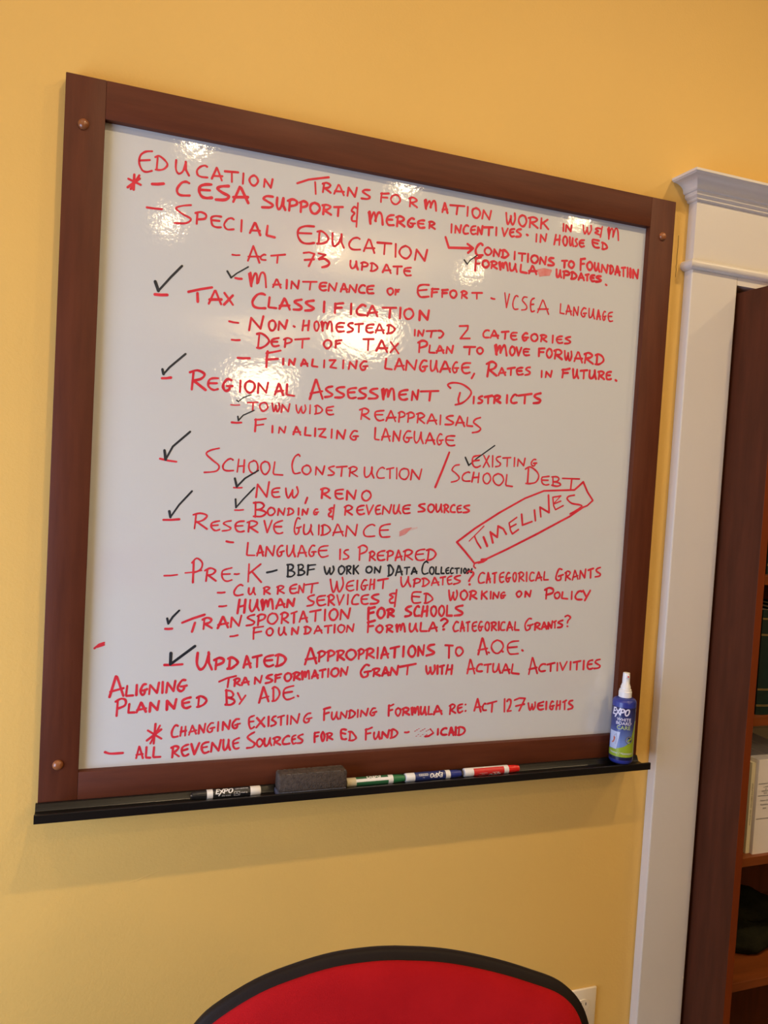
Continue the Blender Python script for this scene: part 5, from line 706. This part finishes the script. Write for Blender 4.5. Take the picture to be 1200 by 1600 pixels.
for z in SH:
    o = obj('shelf', box(IX0+0.0005, IX1-0.0005, BCY+0.012, BCB-0.009, z-0.020, z, bev=0.0008), M_SHELF, bc)
# books
def book(name, label, cat, x0, th, z0, h, yf, dp, cover, pages, group, style, paper=False):
    t = thing(name, label, cat, (x0+th/2, yf+dp/2, z0), group); cv = 0.0028 if not paper else 0.0006
    bm = bmesh.new(); add_box(bm, x0, x0+cv, yf+0.004, yf+dp, z0, z0+h, bev=0.0006); add_box(bm, x0+th-cv, x0+th, yf+0.004, yf+dp, z0, z0+h, bev=0.0006)
    # rounded spine
    pr = []
    n = 10
    bulge = 0.005 if not paper else 0.0004
    for k in range(n+1): pr.append((x0+th*k/n, yf+0.004-bulge*math.sin(PI*k/n)))
    for i in range(n):
        (xa,ya),(xb,yb) = pr[i], pr[i+1]; v = [bm.verts.new(p) for p in ((xa,ya,z0),(xb,yb,z0),(xb,yb,z0+h),(xa,ya,z0+h))]; bm.faces.new(v)
    v = [bm.verts.new((x,y,z0+h)) for x,y in pr]+[bm.verts.new((x0+th,yf+0.007,z0+h)), bm.verts.new((x0,yf+0.007,z0+h))]; bm.faces.new(v)
    cov = obj('cover', bm, cover, t, 40)
    obj('page_block', box(x0+cv, x0+th-cv, yf+0.005, yf+dp-0.004, z0+(0.003 if not paper else 0.0002), z0+h-(0.004 if not paper else 0.0002)), pages, t)
    def FS(u, v):
        k = max(0, min(1, (u)/th)); return Vector((x0+u, yf+0.0036-bulge*math.sin(PI*k), z0+v))
    bm = bmesh.new()
    if style == 'gold':
        for v in (0.020, 0.0225, 0.056, 0.0585, 0.178, 0.1805, 0.214, 0.2160): add_stroke(bm, [(th*k/12, v) for k in range(13)], 0.0006, FS)
        obj('gold_bands', bm, M_GOLD, cov, recalc=False)
    elif style == 'laws':
        for v in (0.1600, 0.1325, 0.0800): add_stroke(bm, [(0.003+(th-0.006)*k/4, v) for k in range(5)], 0.0004, FS); add_stroke(bm, [(0.003+(th-0.006)*k/4, v+0.0014) for k in range(5)], 0.00015, FS)
        for s, v in (('LAWS',0.151),('of',0.1465),('VERMONT',0.1415),('2024',0.1365),('Session Acts',0.1205),('Resolutions',0.1110),('2024',0.1020)): add_text(bm, s, 0.0052, FS, du=th/2, dv=v)
        obj('spine_print', bm, M_SLOT, cov, recalc=False)
    elif style == 'thin':
        add_text(bm, 'LEGISLATIVE DIRECTORY   State of Vermont', 0.0050, lambda u, v: FS(th/2 - v - (-0.0018), 0.185 - u) if False else FS(th/2 + v - 0.0018, 0.160 - u), align='LEFT')
        obj('spine_print', bm, M_SLOT, cov, recalc=False)
    else: bm.free()
    return t
x = 1.4660
for k, th in enumerate((0.050, 0.052, 0.050, 0.048, 0.050)):
    book('hardcover_book', 'dark green hardcover with gold bands, leftmost on its shelf' if k == 0 else 'dark green gold-banded hardcover further along the shelf, out past the frame edge', 'book', x, th, 1.081, 0.234, -0.088+0.002*(k%2), 0.165, M_GREENBK, M_PAGES, 'green hardcovers on the middle shelf', 'gold'); x += th+0.0015
x = 1.4710
book('paperback_book', 'thin pale yellow paperback at the far left beside the thick white volume', 'book', x, 0.0105, 0.765, 0.206, -0.086, 0.15, M_THINBK, M_PAGES, 'paperbacks below the green books', 'thin', True); x += 0.0115
for k, th in enumerate((0.048, 0.046, 0.050)):
    book('paperback_book', 'thick white paperback volume with black printed spine' if k == 0 else 'white paperback volume further right, out past the frame edge', 'book', x, th, 0.765, 0.214, -0.094+0.003*k, 0.17, M_PAPERBK, M_PAPERGR, 'paperbacks below the green books', 'laws', True); x += th+0.001
x = 1.4790
for k, th in enumerate((0.05, 0.048, 0.05)):
    book('hardcover_book', 'dark green hardcover on the upper shelf above the gold-banded row' if k == 0 else 'dark green hardcover on the upper shelf, out past the frame edge', 'book', x, th, 1.393, 0.234, -0.075, 0.165, M_GREENBK, M_PAGES, 'green hardcovers on the upper shelf', 'gold'); x += th+0.0015
# grey box behind the white books
tb = thing('document_box', 'plain grey box behind the white paperbacks', 'box', (1.58, 0.14, 0.765))
obj('box_body', box(1.4450, 1.72, 0.088, 0.196, 0.765, 1.010, bev=0.002), M_BOXGREY, tb); obj('lid', box(1.4430, 1.722, 0.086, 0.198, 0.985, 1.018, bev=0.002), M_BOXGREY, tb)
# crumpled cloth on the low shelf
def lump(name, c, rx, ry, rz, seed):
    bm = bmesh.new(); bmesh.ops.create_uvsphere(bm, u_segments=40, v_segments=20, radius=1.0)
    from mathutils import noise
    for v in bm.verts:
        p = v.co.copy(); d = 1 + 0.16*noise.noise(p*1.7+Vector((seed,0,0))) + 0.10*abs(noise.noise(p*3.6+Vector((0,seed,0)))) 
        q = Vector((p.x*rx*d, p.y*ry*d, p.z*rz*d)); q.z = max(q.z, -rz*0.62); v.co = q + Vector(c)
    return bm
cl = thing('folded_bag', 'dark olive soft bag slumped on the low shelf of the bookcase', 'bag', (1.56, 0.03, 0.480))
obj('bag_body', lump('a', (1.585, 0.060, 0.480+0.045*0.62), 0.120, 0.090, 0.045, 3.0), M_CLOTH, cl, 60)
obj('bag_flap', lump('b', (1.620, 0.060, 0.480+0.078), 0.080, 0.070, 0.026, 8.0), M_CLOTH, cl, 60)

# ================================================================ CHAIR
p0 = Vector((0.41355, -0.60490, 1.01644)); A = math.radians(-10); TT = math.radians(10)
ex = Vector((math.cos(A), math.sin(A), 0)); nh = Vector((math.sin(A), -math.cos(A), 0)); ez = Vector((0,0,1))*math.cos(TT) - nh*math.sin(TT); nn = ex.cross(ez)
OUTER = [(0.0,0.0008),(0.045,-0.003),(0.085,-0.010),(0.13,-0.0215),(0.168,-0.034),(0.197,-0.045),(0.216,-0.058),(0.229,-0.074),(0.238,-0.096),(0.246,-0.135),(0.249,-0.19),(0.246,-0.26),(0.236,-0.33),(0.215,-0.40),(0.180,-0.445),(0.12,-0.462),(0.0,-0.466),
         (-0.12,-0.462),(-0.175,-0.445),(-0.212,-0.40),(-0.232,-0.33),(-0.246,-0.26),(-0.254,-0.19),(-0.252,-0.135),(-0.243,-0.096),(-0.223,-0.067),(-0.201,-0.049),(-0.160,-0.027),(-0.118,-0.013),(-0.074,-0.003),(-0.030,0.0009)]
loop = catmull(OUTER + [OUTER[0]], 4)[:-1]
cen = (0.0, -0.22)
def off(pts, d):
    n = len(pts); o = []
    for i in range(n):
        x0, y0 = pts[i-1]; x1, y1 = pts[(i+1) % n]; tx, ty = x1-x0, y1-y0; L = math.hypot(tx, ty); o.append((pts[i][0]-(-ty/L)*-d*-1 if False else pts[i][0]+(ty/L)*-d, pts[i][1]+(-tx/L)*-d))
    return o
# make sure positive d goes inwards
tst = off(loop, 0.01); SG = 1 if tst[0][1] < loop[0][1] else -1
def PT(u, v, w): return p0 + ex*u + ez*v + nn*w
def loft(layers, caps=True):
    bm = bmesh.new(); rs = []
    for d, w, k in layers:
        base = off(loop, SG*d) if d else loop
        if k != 1: base = [(cen[0]+(x-cen[0])*k, cen[1]+(y-cen[1])*k) for x, y in base]
        rs.append([bm.verts.new(PT(x, y, w)) for x, y in base])
    n = len(rs[0])
    for a, b in zip(rs, rs[1:]):
        for i in range(n): bm.faces.new((a[i], a[(i+1)%n], b[(i+1)%n], b[i]))
    for r, w in ((rs[0], layers[0][1]), (rs[-1], layers[-1][1])):
        c = bm.verts.new(PT(cen[0], cen[1], w))
        for i in range(n): bm.faces.new((r[i], r[(i+1)%n], c))
    return bm
ch = thing('office_chair', 'red upholstered office chair with a black plastic back rim, in front of the wall', 'chair', (0.43, -0.72, 0))
obj('back_shell', loft([(0.015,0.0030,0.9),(0.0115,0.0045,1),(0.0105,0.0040,1),(0.0080,0.0030,1),(0.0040,0.0020,1),(0.0012,0.0,1),(0,-0.003,1),(0.0005,-0.010,1),(0.004,-0.017,1),(0.012,-0.022,1),(0.03,-0.026,1),(0.0,-0.030,0.6)]), M_CHAIRBK, ch, 60)
obj('back_cushion', loft([(0.020,0.000,1),(0.0125,0.001,1),(0.0108,0.005,1),(0.0120,0.009,1),(0.0160,0.0135,1),(0.024,0.018,1),(0.04,0.0225,1),(0.0,0.029,0.55),(0.0,0.031,0.25)]), M_CHAIR, ch, 60)
# seat, mechanism and base (below the frame)
def seatpt(x, y, z): return Vector((0.43,-0.72,0)) + Vector((math.cos(A)*x - math.sin(A)*y*-1*-1, math.sin(A)*x + math.cos(A)*y, z))
def rounded(hx, hy, r, z):
    pts = []
    for cx, cy, a0 in ((hx-r,hy-r,0),(-hx+r,hy-r,90),(-hx+r,-hy+r,180),(hx-r,-hy+r,270)):
        for k in range(7): a = math.radians(a0+15*k); pts.append(seatpt(cx+r*math.cos(a), cy+r*math.sin(a), z))
    return pts
def slab(levels):
    bm = bmesh.new(); rs = [[bm.verts.new(p) for p in rounded(hx, hy, r, z)] for hx, hy, r, z in levels]
    for a, b in zip(rs, rs[1:]):
        for i in range(len(a)): bm.faces.new((a[i], a[(i+1)%len(a)], b[(i+1)%len(a)], b[i]))
    bm.faces.new(rs[0][::-1]); bm.faces.new(rs[-1]); return bm
obj('seat_cushion', slab([(0.23,0.22,0.08,0.430),(0.25,0.24,0.09,0.445),(0.25,0.24,0.09,0.480),(0.24,0.23,0.09,0.497),(0.20,0.19,0.07,0.505)]), M_CHAIR, ch, 60)
obj('seat_pan', slab([(0.15,0.15,0.05,0.400),(0.235,0.225,0.08,0.415),(0.24,0.23,0.085,0.432)]), M_CHAIRBK, ch, 60)
bm = bmesh.new(); add_lathe(bm, [(0.030,0.09),(0.030,0.25),(0.018,0.25),(0.018,0.40)], Matrix.Translation((0.43,-0.72,0)), 24); obj('gas_column', bm, M_CHAIRBK, ch, 40)
bm = bmesh.new(); b0 = p0 - ez*0.40 - nn*0.030; path = [b0, b0 - nn*0.012 - ez*0.06, Vector((0.43+0.03,-0.72+0.20,0.41)), Vector((0.43,-0.72,0.405))]
for a, b in zip(path, path[1:]):
    d = (b-a).normalized(); s = ex*0.03; u = d.cross(ex).normalized()*0.006
    va = [bm.verts.new(a+p) for p in (s+u, -s+u, -s-u, s-u)]; vb = [bm.verts.new(b+p) for p in (s+u, -s+u, -s-u, s-u)]
    for i in range(4): bm.faces.new((va[i], va[(i+1)%4], vb[(i+1)%4], vb[i]))
    bm.faces.new(va[::-1]); bm.faces.new(vb)
obj('back_bracket', bm, M_CHAIRBK, ch)
for k in range(5):
    a = 2*PI*k/5+0.3; d = Vector((math.cos(a), math.sin(a), 0)); s = Vector((-d.y, d.x, 0)); c = Vector((0.43,-0.72,0))
    bm = bmesh.new(); q = [(0.02,0.030,0.085,0.125),(0.29,0.016,0.068,0.090)]; r = []
    for rr, w, z0_, z1_ in q: r.append([bm.verts.new(c+d*rr+s*sx+Vector((0,0,zz))) for sx, zz in ((w,z0_),(-w,z0_),(-w,z1_),(w,z1_))])
    for i in range(4): bm.faces.new((r[0][i], r[0][(i+1)%4], r[1][(i+1)%4], r[1][i]))
    bm.faces.new(r[0][::-1]); bm.faces.new(r[1]); lg = obj('base_leg', bm, M_CHAIRBK, ch)
    bm = bmesh.new(); Mc = Matrix.Translation(c+d*0.28+Vector((0,0,0.028))) @ s.to_track_quat('Z','Y').to_matrix().to_4x4()
    add_lathe(bm, [(0,-0.022),(0.026,-0.022),(0.028,-0.018),(0.028,-0.004),(0.012,-0.004),(0.012,0.004),(0.028,0.004),(0.028,0.018),(0.026,0.022),(0,0.022)], Mc, 24, cap=False)
    add_lathe(bm, [(0.006,0.0),(0.006,0.045)], Matrix.Translation(c+d*0.28+Vector((0,0,0.028))), 12); obj('caster', bm, M_CHAIRBK, lg, 40)
